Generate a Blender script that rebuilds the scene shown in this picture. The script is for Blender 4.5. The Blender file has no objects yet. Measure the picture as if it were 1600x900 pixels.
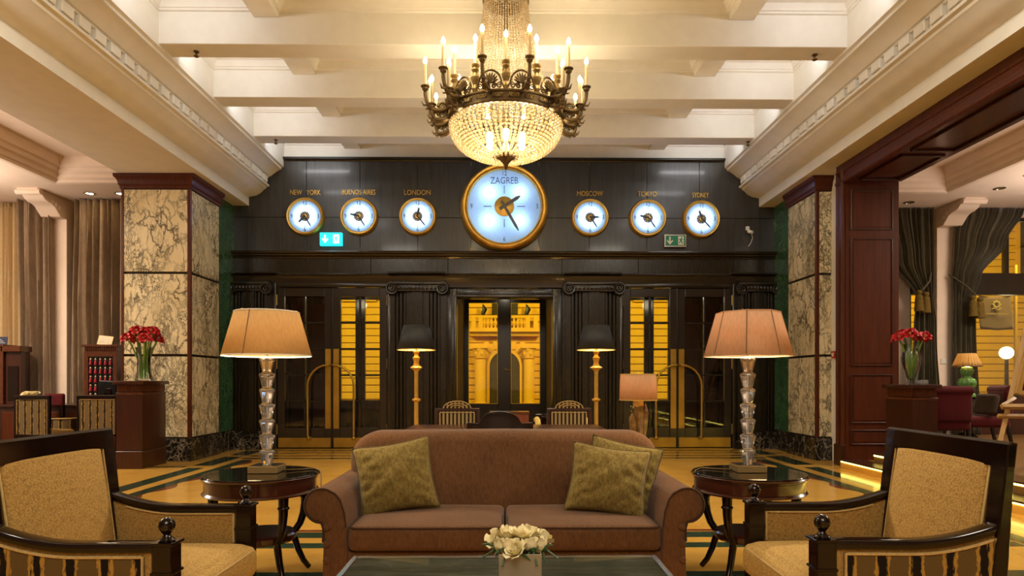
import bpy, bmesh, math, random
from mathutils import Vector, Matrix
R = math.radians
PI = math.pi
random.seed(11)
S = bpy.context.scene
COL = S.collection

# ---------------------------------------------------------------- camera, world, lights, exposure
F, H, VX, VY = 1000.0, 1.2, 789.0, 595.0      # focal length in pixels of the 1600 frame, eye height, vanishing point
YAW = R(0.6)
cam = bpy.data.cameras.new('camera'); co = bpy.data.objects.new('camera', cam); COL.objects.link(co)
cam.sensor_width = 36.0
cam.lens = 36.0 * F / 1600.0
cam.shift_y = (VY - 450.0) / 1600.0
cam.clip_end = 200
co.location = (0, 0, H)
co.rotation_euler = (PI / 2, 0, -YAW)
S.camera = co
PC = VX + F * math.tan(YAW)
cam.shift_x = -(PC - 800.0) / 1600.0
S.view_settings.view_transform = 'Standard'
S.view_settings.look = 'None'
S.view_settings.gamma = 1
S.view_settings.use_curve_mapping = False
S.view_settings.exposure = 0.42
S.cycles.use_denoising = True
S.cycles.max_bounces = 10
S.cycles.transparent_max_bounces = 24
S.cycles.transmission_bounces = 8
S.cycles.diffuse_bounces = 4
S.cycles.glossy_bounces = 4
S.cycles.caustics_reflective = False
S.cycles.caustics_refractive = False
S.cycles.sample_clamp_indirect = 4
W = bpy.data.worlds.new('night'); S.world = W; W.use_nodes = True
W.node_tree.nodes['Background'].inputs[0].default_value = (0.02, 0.022, 0.035, 1)
W.node_tree.nodes['Background'].inputs[1].default_value = 0.4

def light(name, kind, loc, power, color=(1, .8, .55), size=.1, rot=(0, 0, 0), sy=None, spot=None):
    l = bpy.data.lights.new(name, kind); l.energy = power; l.color = color
    if kind == 'AREA':
        l.size = size
        if sy: l.shape = 'RECTANGLE'; l.size_y = sy
    else:
        l.shadow_soft_size = size
    if spot: l.spot_size = R(spot); l.spot_blend = .6
    o = bpy.data.objects.new(name, l); COL.objects.link(o)
    o.location = loc; o.rotation_euler = rot
    return o
WARM = (1, .84, .58)
# unseen fill panels added overhead and behind the camera to brighten the hall
light('hall_fill', 'AREA', (0, -1.6, 4.8), 180, (1, .94, .80), 3.2, (R(12), 0, 0))
light('hall_fill', 'AREA', (-2.9, 4.4, 4.9), 72, (1, .93, .78), 1.0)
light('hall_fill', 'AREA', (2.9, 4.4, 4.9), 72, (1, .93, .78), 1.0)
# white lamps hidden behind the ceiling beams, in the outer bays of the coffers
for yb in (6.18, 7.54, 8.90, 10.27):
    for s in (-1, 1):
        light('bay_light', 'AREA', (s * 3.4, yb + .05, 5.2), 4.3, (1, .98, 1), .85, (R(105), 0, 0), .06)
# the side rooms; the upward panels are unseen fill added to brighten the ceilings
light('left_room_light', 'AREA', (-8.6, 7.6, 4.25), 250, (1, .85, .68), 2.0)
light('left_room_fill', 'AREA', (-8.5, 7.4, 3.3), 135, (1, .84, .70), 1.5, (PI, 0, 0), 4.5)
light('right_room_light', 'AREA', (8.6, 7.4, 4.15), 170, (1, .87, .72), 2.0)
light('right_room_fill', 'AREA', (8.5, 7.2, 3.2), 90, (1, .88, .78), 1.5, (PI, 0, 0), 4.5)
# sodium lamps of the street
for x in (-22, -8, 5, 18):
    light('street_light', 'AREA', (x, 20, 7.5), 1150, (1, .76, .17), 2.5, (R(62), 0, 0))
# vestibules behind the doors
light('vestibule_light', 'POINT', (-3.2, 12.5, 2.9), 5, WARM, .1)
light('vestibule_light', 'POINT', (3.2, 12.5, 2.9), 5, WARM, .1)
light('vestibule_light', 'POINT', (0, 12.3, 3.1), 6, WARM, .1)

# ---------------------------------------------------------------- helpers
def X(px, Y):
    xc = (px - PC) / F; c, s = math.cos(YAW), math.sin(YAW)
    return Y * (xc * c + s) / (c - xc * s)
def Z(py, Y): return H - (py - VY) / F * Y
def wx(px): return (px - VX) * .0113           # metres on the clock wall
def wz(py): return H + (VY - py) * .0113
def srgb(h):
    v = [int(h[i:i + 2], 16) / 255 for i in (1, 3, 5)]
    return tuple((c / 12.92 if c <= .04045 else ((c + .055) / 1.055) ** 2.4) for c in v) + (1,)

class MB:
    def __init__(s): s.bm = bmesh.new()
    def _tag(s, vs, M):
        if M is not None:
            for v in vs: v.co = M @ v.co
        return vs
    def box(s, x0, x1, y0, y1, z0, z1, bev=0, seg=2, M=None):
        bm = s.bm
        v = [bm.verts.new((x, y, z)) for z in (z0, z1) for y in (y0, y1) for x in (x0, x1)]
        fs = [bm.faces.new([v[i] for i in q]) for q in ((0, 2, 3, 1), (4, 5, 7, 6), (0, 1, 5, 4), (2, 6, 7, 3), (0, 4, 6, 2), (1, 3, 7, 5))]
        s._tag(v, M)
        if bev:
            es = list({e for f in fs for e in f.edges})
            bmesh.ops.bevel(bm, geom=es, offset=bev, segments=seg, affect='EDGES', profile=.5)
        return s
    def prism(s, poly, axis, a, b, M=None, bev=0, seg=2):
        bm = s.bm
        def P(p, t):
            return (t, p[0], p[1]) if axis == 'X' else ((p[0], t, p[1]) if axis == 'Y' else (p[0], p[1], t))
        A = [bm.verts.new(P(p, a)) for p in poly]; B = [bm.verts.new(P(p, b)) for p in poly]
        n = len(poly)
        fs = [bm.faces.new((A[i], A[(i + 1) % n], B[(i + 1) % n], B[i])) for i in range(n)]
        c1 = bm.faces.new(A[::-1]); c2 = bm.faces.new(B)
        s._tag(A + B, M)
        bmesh.ops.recalc_face_normals(bm, faces=fs + [c1, c2])
        if bev:
            bmesh.ops.bevel(bm, geom=list({e for f in (c1, c2) for e in f.edges}), offset=bev, segments=seg, affect='EDGES', profile=.5)
        return s
    def lathe(s, prof, seg=24, c=(0, 0, 0), M=None, cap=True, sq=None):
        bm = s.bm; rings = []; allv = []
        for r, z in prof:
            ring = [bm.verts.new((c[0] + r * math.cos(2 * PI * (i + (sq or 0)) / seg), c[1] + r * math.sin(2 * PI * (i + (sq or 0)) / seg), c[2] + z)) for i in range(seg)]
            rings.append(ring); allv += ring
        fs = []
        for a, b in zip(rings, rings[1:]):
            for i in range(seg): fs.append(bm.faces.new((a[i], a[(i + 1) % seg], b[(i + 1) % seg], b[i])))
        if cap:
            fs.append(bm.faces.new(rings[0][::-1])); fs.append(bm.faces.new(rings[-1]))
        s._tag(allv, M)
        bmesh.ops.recalc_face_normals(bm, faces=fs)
        return s
    def tube(s, pts, r, seg=8, closed=False, M=None):
        bm = s.bm; pts = [Vector(p) for p in pts]; n = len(pts); rings = []; allv = []
        up = None
        for i, p in enumerate(pts):
            if closed: t = pts[(i + 1) % n] - pts[i - 1]
            else: t = pts[min(i + 1, n - 1)] - pts[max(i - 1, 0)]
            t.normalize()
            if up is None:
                up = Vector((0, 0, 1)) if abs(t.z) < .9 else Vector((1, 0, 0))
            u = up - t * up.dot(t)
            if u.length < 1e-5: u = t.orthogonal()
            u.normalize(); w = t.cross(u); up = u
            rr = r[i] if isinstance(r, (list, tuple)) else r
            ring = [bm.verts.new(p + (u * math.cos(2 * PI * k / seg) + w * math.sin(2 * PI * k / seg)) * rr) for k in range(seg)]
            rings.append(ring); allv += ring
        fs = []
        m = n if closed else n - 1
        for i in range(m):
            a, b = rings[i], rings[(i + 1) % n]
            for k in range(seg): fs.append(bm.faces.new((a[k], a[(k + 1) % seg], b[(k + 1) % seg], b[k])))
        if not closed:
            fs.append(bm.faces.new(rings[0][::-1])); fs.append(bm.faces.new(rings[-1]))
        s._tag(allv, M)
        bmesh.ops.recalc_face_normals(bm, faces=fs)
        return s
    def ball(s, c, r, sub=2, sc=(1, 1, 1), M=None):
        m = Matrix.Translation(c) @ Matrix.Diagonal((sc[0], sc[1], sc[2], 1))
        if M is not None: m = M @ m
        bmesh.ops.create_icosphere(s.bm, subdivisions=sub, radius=r, matrix=m)
        return s
    def rbox(s, c, size, r, m=3, crown=0, M=None, crown_y=0):
        bm = s.bm; h = [v / 2 for v in size]; vd = {}
        def ts(k):
            a = h[k] - r
            inner = [-a + 2 * a * i / m for i in range(m + 1)]
            return [-h[k], -a - r * .414] + inner + [a + r * .414, h[k]]
        def V(q):
            key = tuple(round(x, 5) for x in q)
            if key in vd: return vd[key]
            inn = Vector([max(-(h[k] - r), min(h[k] - r, q[k])) for k in range(3)])
            d = Vector(q) - inn
            p = inn + d.normalized() * r if d.length > 1e-9 else inn
            if crown and p.z > 0: p.z += crown * max(0, 1 - (p.x / h[0]) ** 2) * max(0, 1 - (p.y / h[1]) ** 2)
            if crown_y and p.y < 0: p.y -= crown_y * max(0, 1 - (p.x / h[0]) ** 2) * max(0, 1 - (p.z / h[2]) ** 2)
            p += Vector(c)
            if M is not None: p = M @ p
            vd[key] = bm.verts.new(p); return vd[key]
        fs = []
        for k in range(3):
            a, b = (k + 1) % 3, (k + 2) % 3
            ta, tb = ts(a), ts(b)
            for sg in (-1, 1):
                for i in range(len(ta) - 1):
                    for j in range(len(tb) - 1):
                        q = []
                        for (u, w) in ((ta[i], tb[j]), (ta[i + 1], tb[j]), (ta[i + 1], tb[j + 1]), (ta[i], tb[j + 1])):
                            p = [0, 0, 0]; p[k] = sg * h[k]; p[a] = u; p[b] = w; q.append(V(p))
                        if len(set(q)) == 4: fs.append(bm.faces.new(q if sg > 0 else q[::-1]))
        return s
    def grid(s, fn, nu, nv, closed_u=False, M=None):
        bm = s.bm
        g = [[bm.verts.new(fn(i / nu, j / nv)) for i in range(nu + (0 if closed_u else 1))] for j in range(nv + 1)]
        if M is not None:
            for row in g:
                for v in row: v.co = M @ v.co
        n = len(g[0])
        for j in range(nv):
            for i in range(n if closed_u else n - 1):
                bm.faces.new((g[j][i], g[j][(i + 1) % n], g[j + 1][(i + 1) % n], g[j + 1][i]))
        return s
    def mesh(s, name, mat, smooth=35):
        me = bpy.data.meshes.new(name)
        s.bm.to_mesh(me); s.bm.free()
        if smooth:
            for p in me.polygons: p.use_smooth = True
            me.set_sharp_from_angle(angle=R(smooth))
        if mat: me.materials.append(mat)
        return me
    def build(s, name, mat, parent=None, smooth=35, loc=None, rot=None, solid=0, stuff=False):
        return put(name, s.mesh(name, mat, smooth), parent, loc, rot, solid, stuff)

def put(name, me, parent=None, loc=None, rot=None, solid=0, stuff=False):
    o = bpy.data.objects.new(name, me); COL.objects.link(o)
    if parent: o.parent = parent
    if loc: o.location = loc
    if rot: o.rotation_euler = rot
    if solid:
        m = o.modifiers.new('thickness', 'SOLIDIFY'); m.thickness = solid; m.offset = 0
    if stuff: o['kind'] = 'stuff'
    return o
def tag(o, label, cat, group=None):
    o['label'] = label; o['category'] = cat
    if group: o['group'] = group
    return o
def thing(name, label, cat, loc=(0, 0, 0), rz=0, group=None):
    o = bpy.data.objects.new(name, None); COL.objects.link(o)
    o.location = loc; o.rotation_euler = (0, 0, rz); o.empty_display_size = .1
    return tag(o, label, cat, group)
def struct(o):
    o['kind'] = 'structure'; return o
def sempty(name):
    o = bpy.data.objects.new(name, None); COL.objects.link(o); o['kind'] = 'structure'; return o
KIDS = {}
def dup(o, parent=None, label=None, loc=None, rz=None, first=True):
    c = o.copy(); COL.objects.link(c)
    if parent: c.parent = parent
    if first:
        if label: c['label'] = label
        if loc: c.location = loc
        if rz is not None: c.rotation_euler = (0, 0, rz)
    for ch in list(o.children): dup(ch, c, first=False)
    return c
def text(name, s, size, mat, loc, parent=None, ext=.006, sx=1.0, M=None, thin=0.0):
    cu = bpy.data.curves.new(name, 'FONT'); cu.body = s; cu.size = size; cu.extrude = ext
    cu.align_x = 'CENTER'; cu.align_y = 'CENTER'; cu.resolution_u = 3; cu.offset = thin
    t = bpy.data.objects.new('tmp', cu); COL.objects.link(t)
    me = bpy.data.meshes.new_from_object(t)
    bpy.data.objects.remove(t); bpy.data.curves.remove(cu)
    me.transform((M or Matrix.Identity(4)) @ Matrix.Rotation(PI / 2, 4, 'X') @ Matrix.Diagonal((sx, 1, 1, 1)))
    me.materials.clear(); me.materials.append(mat); me.name = name
    return put(name, me, parent, loc)
def arc(cx, cy, r, a0, a1, n):
    return [(cx + r * math.cos(R(a0 + (a1 - a0) * i / n)), cy + r * math.sin(R(a0 + (a1 - a0) * i / n))) for i in range(n + 1)]

# ---------------------------------------------------------------- materials
def nt(name):
    m = bpy.data.materials.new(name); m.use_nodes = True
    t = m.node_tree; b = t.nodes['Principled BSDF']
    return m, t, b
def N(t, typ, **kw):
    n = t.nodes.new(typ)
    for k, v in kw.items():
        if k in n.inputs: n.inputs[k].default_value = v
        else: setattr(n, k, v)
    return n
def ramp(t, fac, stops, interp='LINEAR'):
    n = t.nodes.new('ShaderNodeValToRGB'); e = n.color_ramp.elements; n.color_ramp.interpolation = interp
    while len(e) < len(stops): e.new(.5)
    for i, (p, c) in enumerate(stops):
        e[i].position = p; e[i].color = c if len(c) == 4 else tuple(c) + (1,)
    t.links.new(fac, n.inputs[0]); return n.outputs[0]
def coords(t, scale=(1, 1, 1), rot=(0, 0, 0)):
    tc = N(t, 'ShaderNodeTexCoord'); mp = N(t, 'ShaderNodeMapping')
    mp.inputs['Scale'].default_value = scale; mp.inputs['Rotation'].default_value = rot
    t.links.new(tc.outputs['Object'], mp.inputs[0]); return mp.outputs[0]
def noise(t, vec, scale, detail=3, rough=.5, dist=0):
    n = N(t, 'ShaderNodeTexNoise', Scale=scale, Detail=detail, Roughness=rough, Distortion=dist)
    t.links.new(vec, n.inputs['Vector']); return n.outputs['Fac']
def bump(t, b, h, strength=.2, dist=.01):
    n = N(t, 'ShaderNodeBump', Strength=strength, Distance=dist)
    t.links.new(h, n.inputs['Height']); t.links.new(n.outputs[0], b.inputs['Normal'])
def mixc(t, fac, a, b):
    n = t.nodes.new('ShaderNodeMix'); n.data_type = 'RGBA'
    for sock, v in ((n.inputs[0], fac), (n.inputs[6], a), (n.inputs[7], b)):
        if isinstance(v, (tuple, list)): sock.default_value = v
        elif isinstance(v, (int, float)): sock.default_value = v
        else: t.links.new(v, sock)
    return n.outputs[2]
def math_(t, op, a, b=0.0):
    n = N(t, 'ShaderNodeMath', operation=op)
    for i, v in enumerate((a, b)):
        if isinstance(v, (int, float)): n.inputs[i].default_value = v
        else: t.links.new(v, n.inputs[i])
    return n.outputs[0]
def plain(name, c, rough=.5, metal=0, coat=0, spec=None, var=.12, scale=6):
    m, t, b = nt(name)
    c = srgb(c) if isinstance(c, str) else c
    f = noise(t, coords(t), scale, 4)
    lo = tuple(x * (1 - var) for x in c[:3]); hi = tuple(min(1, x * (1 + var)) for x in c[:3])
    t.links.new(ramp(t, f, [(.3, lo), (.7, hi)]), b.inputs['Base Color'])
    b.inputs['Roughness'].default_value = rough; b.inputs['Metallic'].default_value = metal
    b.inputs['Coat Weight'].default_value = coat; b.inputs['Coat Roughness'].default_value = .08
    if spec is not None: b.inputs['Specular IOR Level'].default_value = spec
    return m
def wood(name, c1, c2, rough=.3, scale=(14, 14, 1.2), coat=.3, bumpy=.04, spec=.5):
    m, t, b = nt(name)
    v = coords(t, scale)
    f = noise(t, v, 2.2, 5, .6, .6)
    t.links.new(ramp(t, f, [(.3, srgb(c1)), (.72, srgb(c2))]), b.inputs['Base Color'])
    b.inputs['Roughness'].default_value = rough; b.inputs['Coat Weight'].default_value = coat; b.inputs['Coat Roughness'].default_value = .1
    b.inputs['Specular IOR Level'].default_value = spec
    bump(t, b, f, bumpy, .004)
    return m
def veined(name, base, base2, vein, scale=3.2, stretch=(1, 1, .62), width=.05, rough=.22, amount=1.0, seed=0, ridge=False):
    m, t, b = nt(name)
    v = coords(t, stretch)
    ad = N(t, 'ShaderNodeVectorMath', operation='ADD'); ad.inputs[1].default_value = (seed * 3.7, seed * 1.3, seed * 2.1)
    t.links.new(v, ad.inputs[0]); v = ad.outputs[0]
    nz = N(t, 'ShaderNodeTexNoise', Scale=3.0, Detail=6, Roughness=.62)
    t.links.new(v, nz.inputs['Vector'])
    sb = N(t, 'ShaderNodeVectorMath', operation='SUBTRACT'); sb.inputs[1].default_value = (.5, .5, .5)
    t.links.new(nz.outputs['Color'], sb.inputs[0])
    sc = N(t, 'ShaderNodeVectorMath', operation='SCALE'); sc.inputs['Scale'].default_value = .55
    t.links.new(sb.outputs[0], sc.inputs[0])
    a2 = N(t, 'ShaderNodeVectorMath', operation='ADD'); t.links.new(v, a2.inputs[0]); t.links.new(sc.outputs[0], a2.inputs[1])
    def edge(s_, w_):
        vo = N(t, 'ShaderNodeTexVoronoi', Scale=s_); vo.feature = 'DISTANCE_TO_EDGE'
        t.links.new(a2.outputs[0], vo.inputs['Vector'])
        return ramp(t, vo.outputs['Distance'], [(0, (1, 1, 1)), (w_, (0, 0, 0))])
    e1 = edge(scale, width); e2 = edge(scale * 2.6, width * 1.1)
    mask = ramp(t, noise(t, v, 2.6, 3), [(.36, (.2, .2, .2)), (.56, (1, 1, 1))])
    mask2 = ramp(t, noise(t, v, 1.7, 3), [(.42, (0, 0, 0)), (.56, (1, 1, 1))])
    k = math_(t, 'MAXIMUM', math_(t, 'MULTIPLY', e1, mask), math_(t, 'MULTIPLY', e2, mask2))
    if ridge:
        for sc_, st_ in ((1.5, (1.6, 1.6, .5)),):
            mp = N(t, 'ShaderNodeMapping'); mp.inputs['Scale'].default_value = st_; mp.inputs['Rotation'].default_value = (.35, .3, 0); t.links.new(v, mp.inputs[0])
            rn = noise(t, mp.outputs[0], sc_, 7, .62, .5)
            rd = ramp(t, math_(t, 'ABSOLUTE', math_(t, 'SUBTRACT', rn, .5)), [(0, (1, 1, 1)), (.013, (0, 0, 0))])
            k = math_(t, 'MAXIMUM', k, math_(t, 'MULTIPLY', rd, .8))
    k = math_(t, 'MULTIPLY', k, amount)
    bc = mixc(t, ramp(t, noise(t, v, 3, 4), [(.35, (0, 0, 0)), (.7, (1, 1, 1))]), srgb(base), srgb(base2))
    t.links.new(mixc(t, k, bc, srgb(vein)), b.inputs['Base Color'])
    b.inputs['Roughness'].default_value = rough
    return m
def fabric(name, c1, c2, scale=220, rough=.9, sheen=.06, bumpy=.3, stretch=(1, 1, .35), big=.35):
    m, t, b = nt(name)
    f = noise(t, coords(t, stretch), scale * .35, 3, .7)
    g = noise(t, coords(t), 3.5, 3)
    h = math_(t, 'ADD', math_(t, 'MULTIPLY', f, 1 - big), math_(t, 'MULTIPLY', g, big))
    t.links.new(ramp(t, h, [(.32, srgb(c1)), (.68, srgb(c2))]), b.inputs['Base Color'])
    b.inputs['Roughness'].default_value = rough; b.inputs['Sheen Weight'].default_value = sheen
    b.inputs['Specular IOR Level'].default_value = .2
    bump(t, b, f, bumpy, .004)
    return m
def woven(name, c1, c2, scale=105):
    m, t, b = nt(name)
    v = coords(t)
    vo = N(t, 'ShaderNodeTexVoronoi', Scale=scale, Randomness=.7); t.links.new(v, vo.inputs['Vector'])
    w = math_(t, 'ADD', math_(t, 'MULTIPLY', vo.outputs['Distance'], .8), math_(t, 'MULTIPLY', noise(t, coords(t, (1, 1, .4)), 150, 3), .45))
    t.links.new(ramp(t, w, [(.25, srgb(c2)), (.95, srgb(c1))]), b.inputs['Base Color'])
    b.inputs['Roughness'].default_value = .9; b.inputs['Specular IOR Level'].default_value = .2
    bump(t, b, math_(t, 'SUBTRACT', 1.0, w), .5, .004)
    return m
def striped(name, base, dark, gold, axis=0, period=.125, width=.2, feather=.16, offset=0, gold_at=(.12, .17)):
    m, t, b = nt(name)
    v = coords(t)
    sx = N(t, 'ShaderNodeSeparateXYZ'); t.links.new(v, sx.inputs[0])
    u = math_(t, 'FRACT', math_(t, 'ADD', math_(t, 'DIVIDE', sx.outputs[axis], period), 20.5 + offset))
    d = math_(t, 'ABSOLUTE', math_(t, 'SUBTRACT', u, .5))
    n1 = noise(t, coords(t, (60, 60, 22), (0, .5, 0)), 1, 3, .7); n2 = noise(t, coords(t, (90, 90, 16), (0, -.5, 0)), 1, 2, .6)
    d = math_(t, 'ADD', d, math_(t, 'MULTIPLY', math_(t, 'SUBTRACT', n1, .5), feather))
    k = ramp(t, d, [(width - .03, (1, 1, 1)), (width, (0, 0, 0))])
    g = ramp(t, math_(t, 'ADD', math_(t, 'MULTIPLY', math_(t, 'SUBTRACT', n2, .5), .28), d), [(gold_at[0], (0, 0, 0)), (gold_at[1], (1, 1, 1))])
    s_ = mixc(t, g, srgb(dark), srgb(gold))
    t.links.new(mixc(t, k, srgb(base), s_), b.inputs['Base Color'])
    b.inputs['Roughness'].default_value = .85; b.inputs['Specular IOR Level'].default_value = .2
    return m
def emit(name, c, strength):
    m, t, b = nt(name)
    c = srgb(c)
    b.inputs['Base Color'].default_value = c
    b.inputs['Emission Color'].default_value = c; b.inputs['Emission Strength'].default_value = strength
    return m
def shade_mat(name, c, trans=.5, rough=.9):
    m, t, b = nt(name)
    out = t.nodes['Material Output']
    f = noise(t, coords(t, (1, 1, .15)), 90, 3)
    col = ramp(t, f, [(.3, tuple(x * .86 for x in srgb(c)[:3])), (.7, srgb(c))])
    d = N(t, 'ShaderNodeBsdfDiffuse'); tr = N(t, 'ShaderNodeBsdfTranslucent'); mx = N(t, 'ShaderNodeMixShader')
    mx.inputs[0].default_value = trans
    t.links.new(col, d.inputs[0]); t.links.new(col, tr.inputs[0])
    t.links.new(d.outputs[0], mx.inputs[1]); t.links.new(tr.outputs[0], mx.inputs[2]); t.links.new(mx.outputs[0], out.inputs[0])
    return m
def thin_glass(name, tint=(.92, .96, .94), spec=1.0):
    m, t, b = nt(name)
    out = t.nodes['Material Output']
    tr = N(t, 'ShaderNodeBsdfTransparent'); tr.inputs[0].default_value = tuple(tint) + (1,)
    g = N(t, 'ShaderNodeBsdfGlossy', Roughness=.03); fr = N(t, 'ShaderNodeFresnel', IOR=1.5); mx = N(t, 'ShaderNodeMixShader')
    n = noise(t, coords(t), 8, 2)
    f = math_(t, 'MULTIPLY', fr.outputs[0], math_(t, 'MULTIPLY', math_(t, 'ADD', n, .5), spec))
    t.links.new(f, mx.inputs[0]); t.links.new(tr.outputs[0], mx.inputs[1]); t.links.new(g.outputs[0], mx.inputs[2]); t.links.new(mx.outputs[0], out.inputs[0])
    return m
def bead_mat(name, c):
    m, t, b = nt(name)
    out = t.nodes['Material Output']
    f = noise(t, coords(t), 30, 2)
    col = ramp(t, f, [(.35, tuple(x * .8 for x in srgb(c)[:3])), (.65, srgb(c))])
    tl = N(t, 'ShaderNodeBsdfTranslucent'); gl = N(t, 'ShaderNodeBsdfGlossy', Roughness=.08); tp = N(t, 'ShaderNodeBsdfTransparent')
    t.links.new(col, tl.inputs[0])
    m1 = N(t, 'ShaderNodeMixShader'); m1.inputs[0].default_value = .42
    t.links.new(tl.outputs[0], m1.inputs[1]); t.links.new(gl.outputs[0], m1.inputs[2])
    m2 = N(t, 'ShaderNodeMixShader'); m2.inputs[0].default_value = .35
    t.links.new(m1.outputs[0], m2.inputs[1]); t.links.new(tp.outputs[0], m2.inputs[2]); t.links.new(m2.outputs[0], out.inputs[0])
    return m

M_plaster = plain('cream_plaster', '#e5e2d8', .7, var=.03)
M_plaster2 = plain('rose_plaster', '#e2cdb8', .7, var=.03)
M_ebony = wood('ebony_panelling', '#252420', '#3a3934', .34, (9, 9, .8), .15, .03)
M_ebony2 = wood('ebony_moulding', '#1b1610', '#2b241a', .26, (9, 9, .8), .25, .03)
M_ebony3 = wood('ebony_lower', '#19150d', '#2b2414', .26, (9, 9, .8), .08, .03, .4)
M_black = wood('black_lacquer', '#100705', '#1a0c08', .11, (14, 14, 2), .1, .006, .35)
M_mahog = wood('mahogany', '#2c1208', '#421c0d', .34, (12, 12, .9), .35, .02)
M_mahog2 = wood('mahogany_portal', '#431c09', '#572912', .42, (10, 10, .8), .04, .02, .25)
M_walnut = wood('walnut', '#3d1c0e', '#623218', .3, (12, 2, 12), .4, .02)
M_marble = veined('breccia_marble', '#e6d6ae', '#d6c498', '#2a2821', 5.6, (1, 1, .62), .11, .2, .95, 0, True)
M_marble_d = veined('dark_marble', '#1b1814', '#262019', '#a99c85', 4.2, (1, 1, .8), .03, .16, .8, 2)
M_marble_v = veined('vestibule_marble', '#54493a', '#463c2e', '#1c1812', 2.8, (1, 1, .5), .08, .65, 1, 5)
M_green = veined('green_marble', '#2a4c32', '#365c3c', '#6f9670', 5, (1, 1, 1), .03, .2, .5, 3)
M_floor = veined('honey_marble', '#d6a64c', '#c99640', '#b07e34', 1.2, (1, 1, 1), .03, .16, .35, 4)
M_inlay = veined('green_inlay', '#1e3325', '#2b4232', '#6c8a70', 5, (1, 1, 1), .02, .14, .4, 6)
M_inlay_d = veined('dark_inlay', '#2a2014', '#35281a', '#5d4a30', 5, (1, 1, 1), .02, .15, .3, 7)
M_inlay_r = plain('red_inlay', '#7a3a22', .16)
M_wood_floor = wood('oak_floor', '#6a4a26', '#8a6636', .4, (8, 1, 8), .2)
M_gold = plain('gold_leaf', '#dfb455', .36, .8, var=.2)
M_brass = plain('brass', '#bf9c42', .34, .85, var=.2, scale=3)
M_bronze = plain('bronze', '#655334', .42, .75, var=.35, scale=20)
M_bronze_g = plain('bright_bronze', '#9c8454', .4, .75, var=.3, scale=20)
M_chrome = plain('brushed_steel', '#b8b2a6', .22, 1, var=.08)
M_sofa = fabric('brown_chenille', '#4e321a', '#6c482a', 200, .95, .1, .25)
M_pillow = fabric('olive_chenille', '#5e4c24', '#86723a', 210, .95, .05, .6, (1, 1, .5), .0)
M_pipe = fabric('dark_piping', '#33200f', '#452c18', 200)
M_pipe2 = fabric('olive_piping', '#4a3c18', '#6a5628', 200)
M_weave = woven('beige_weave', '#8c6a35', '#bc9855')
M_weave2 = woven('beige_weave_side', '#80602e', '#aa8648')
M_cord = fabric('piping_beige', '#a4834a', '#c6a76c', 200)
M_stripe = striped('feather_stripe', '#5c4724', '#170e07', '#a07a32', 0, .125, .24, .3, 0, (.10, .16))
M_stripe_b = striped('chair_stripe', '#6a5636', '#2a1c0e', '#b08c3a', 0, .105, .2, .2)
M_stripe_c = striped('narrow_stripe', '#a28d5e', '#2a1c12', '#43311d', 0, .042, .26, .02)
M_shade = shade_mat('linen_shade', '#d6b47e', .42)
M_shade2 = shade_mat('rose_linen_shade', '#dbb490', .42)
M_shade3 = shade_mat('pleated_shade', '#c9aa72', .45)
M_shade4 = shade_mat('copper_shade', '#dcb48c', .45)
M_black_shade = plain('black_shade', '#1d1e1e', .6)
M_shade_in = plain('gold_lining', '#d8b060', .45)
M_white_in = plain('white_lining', '#efe6d2', .6)
M_pane = thin_glass('pane_glass', (.93, .95, .92))
M_vase = thin_glass('vase_glass', (.95, .98, .96), .85)
M_bead = bead_mat('crystal_beads', '#ffe2a0')
mm, tt, bb = nt('cut_crystal'); bb.inputs['Transmission Weight'].default_value = .84; bb.inputs['Roughness'].default_value = .02; bb.inputs['IOR'].default_value = 1.62
tt.links.new(ramp(tt, noise(tt, coords(tt), 40, 2), [(.3, (.93, .93, .9)), (.7, (1, 1, 1))]), bb.inputs['Base Color']); M_crystal = mm
M_bulb = emit('lit_bulb', '#ffe0a8', 28)
M_candle = shade_mat('candle_sleeve', '#f3e2bd', .3)
M_dial = shade_mat('backlit_dial', '#cfe2f6', .72)
M_ink = plain('dark_numerals', '#3a4048', .5)
M_hand = plain('grey_hand', '#5d5c5a', .45, .3)
M_black_plain = plain('black_enamel', '#101010', .4)
M_white = plain('white_plastic', '#d9d4c6', .4)
M_signgreen = plain('sign_green', '#0c7a58', .45)
M_signlit = emit('lit_sign_cyan', '#18b7bd', 1.6)
M_signwhite = emit('lit_sign_white', '#e8feff', 2.2)
M_led = emit('led_strip', '#ffe46a', 7)
M_facade = plain('ochre_render', '#dca822', .8, var=.06, scale=2)
M_facade_d = plain('ochre_stone', '#9c7616', .8, var=.08, scale=2)
M_darkwin = plain('dark_window', '#3a3016', .3)
M_drape_l = fabric('taupe_drape', '#7d6852', '#9c8468', 60, .8, .3, .1)
M_drape_r = fabric('olive_drape', '#3c3722', '#544b32', 60, .7, .3, .1)
M_sheer = shade_mat('sheer_voile', '#f0dcb0', .6)
M_burg = fabric('burgundy_velvet', '#3c0a0c', '#580f12', 160, .9, .08, .1)
M_red = plain('red_petal', '#b8141a', .5, var=.3, scale=40)
M_redtassel = plain('red_silk', '#a02430', .6, var=.2)
M_stem = plain('green_stem', '#6a8a2c', .5, var=.2)
M_leaf = plain('leaf', '#34502a', .5)
M_rose = plain('white_petal', '#f2e4b4', .55, var=.06, scale=30)
M_pottery = plain('silvered_vase', '#a69a80', .35, .5, var=.1)
M_tabtop = veined('smoked_stone', '#6a695a', '#807a64', '#a8a084', 3, (.4, 4, 1), .05, .08, .5, 8)
M_smoke = plain('smoked_glass_top', '#1d1c17', .05, 0, .5)
M_greenglass = plain('green_glass', '#55863c', .12, 0, .6, var=.45, scale=14)
M_pine = wood('pine', '#a8803e', '#c49a54', .5, (12, 12, 1.5), .1)
M_board = plain('blackboard', '#1d2024', .5)
M_callred = plain('red_plastic', '#a83226', .4)
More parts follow.
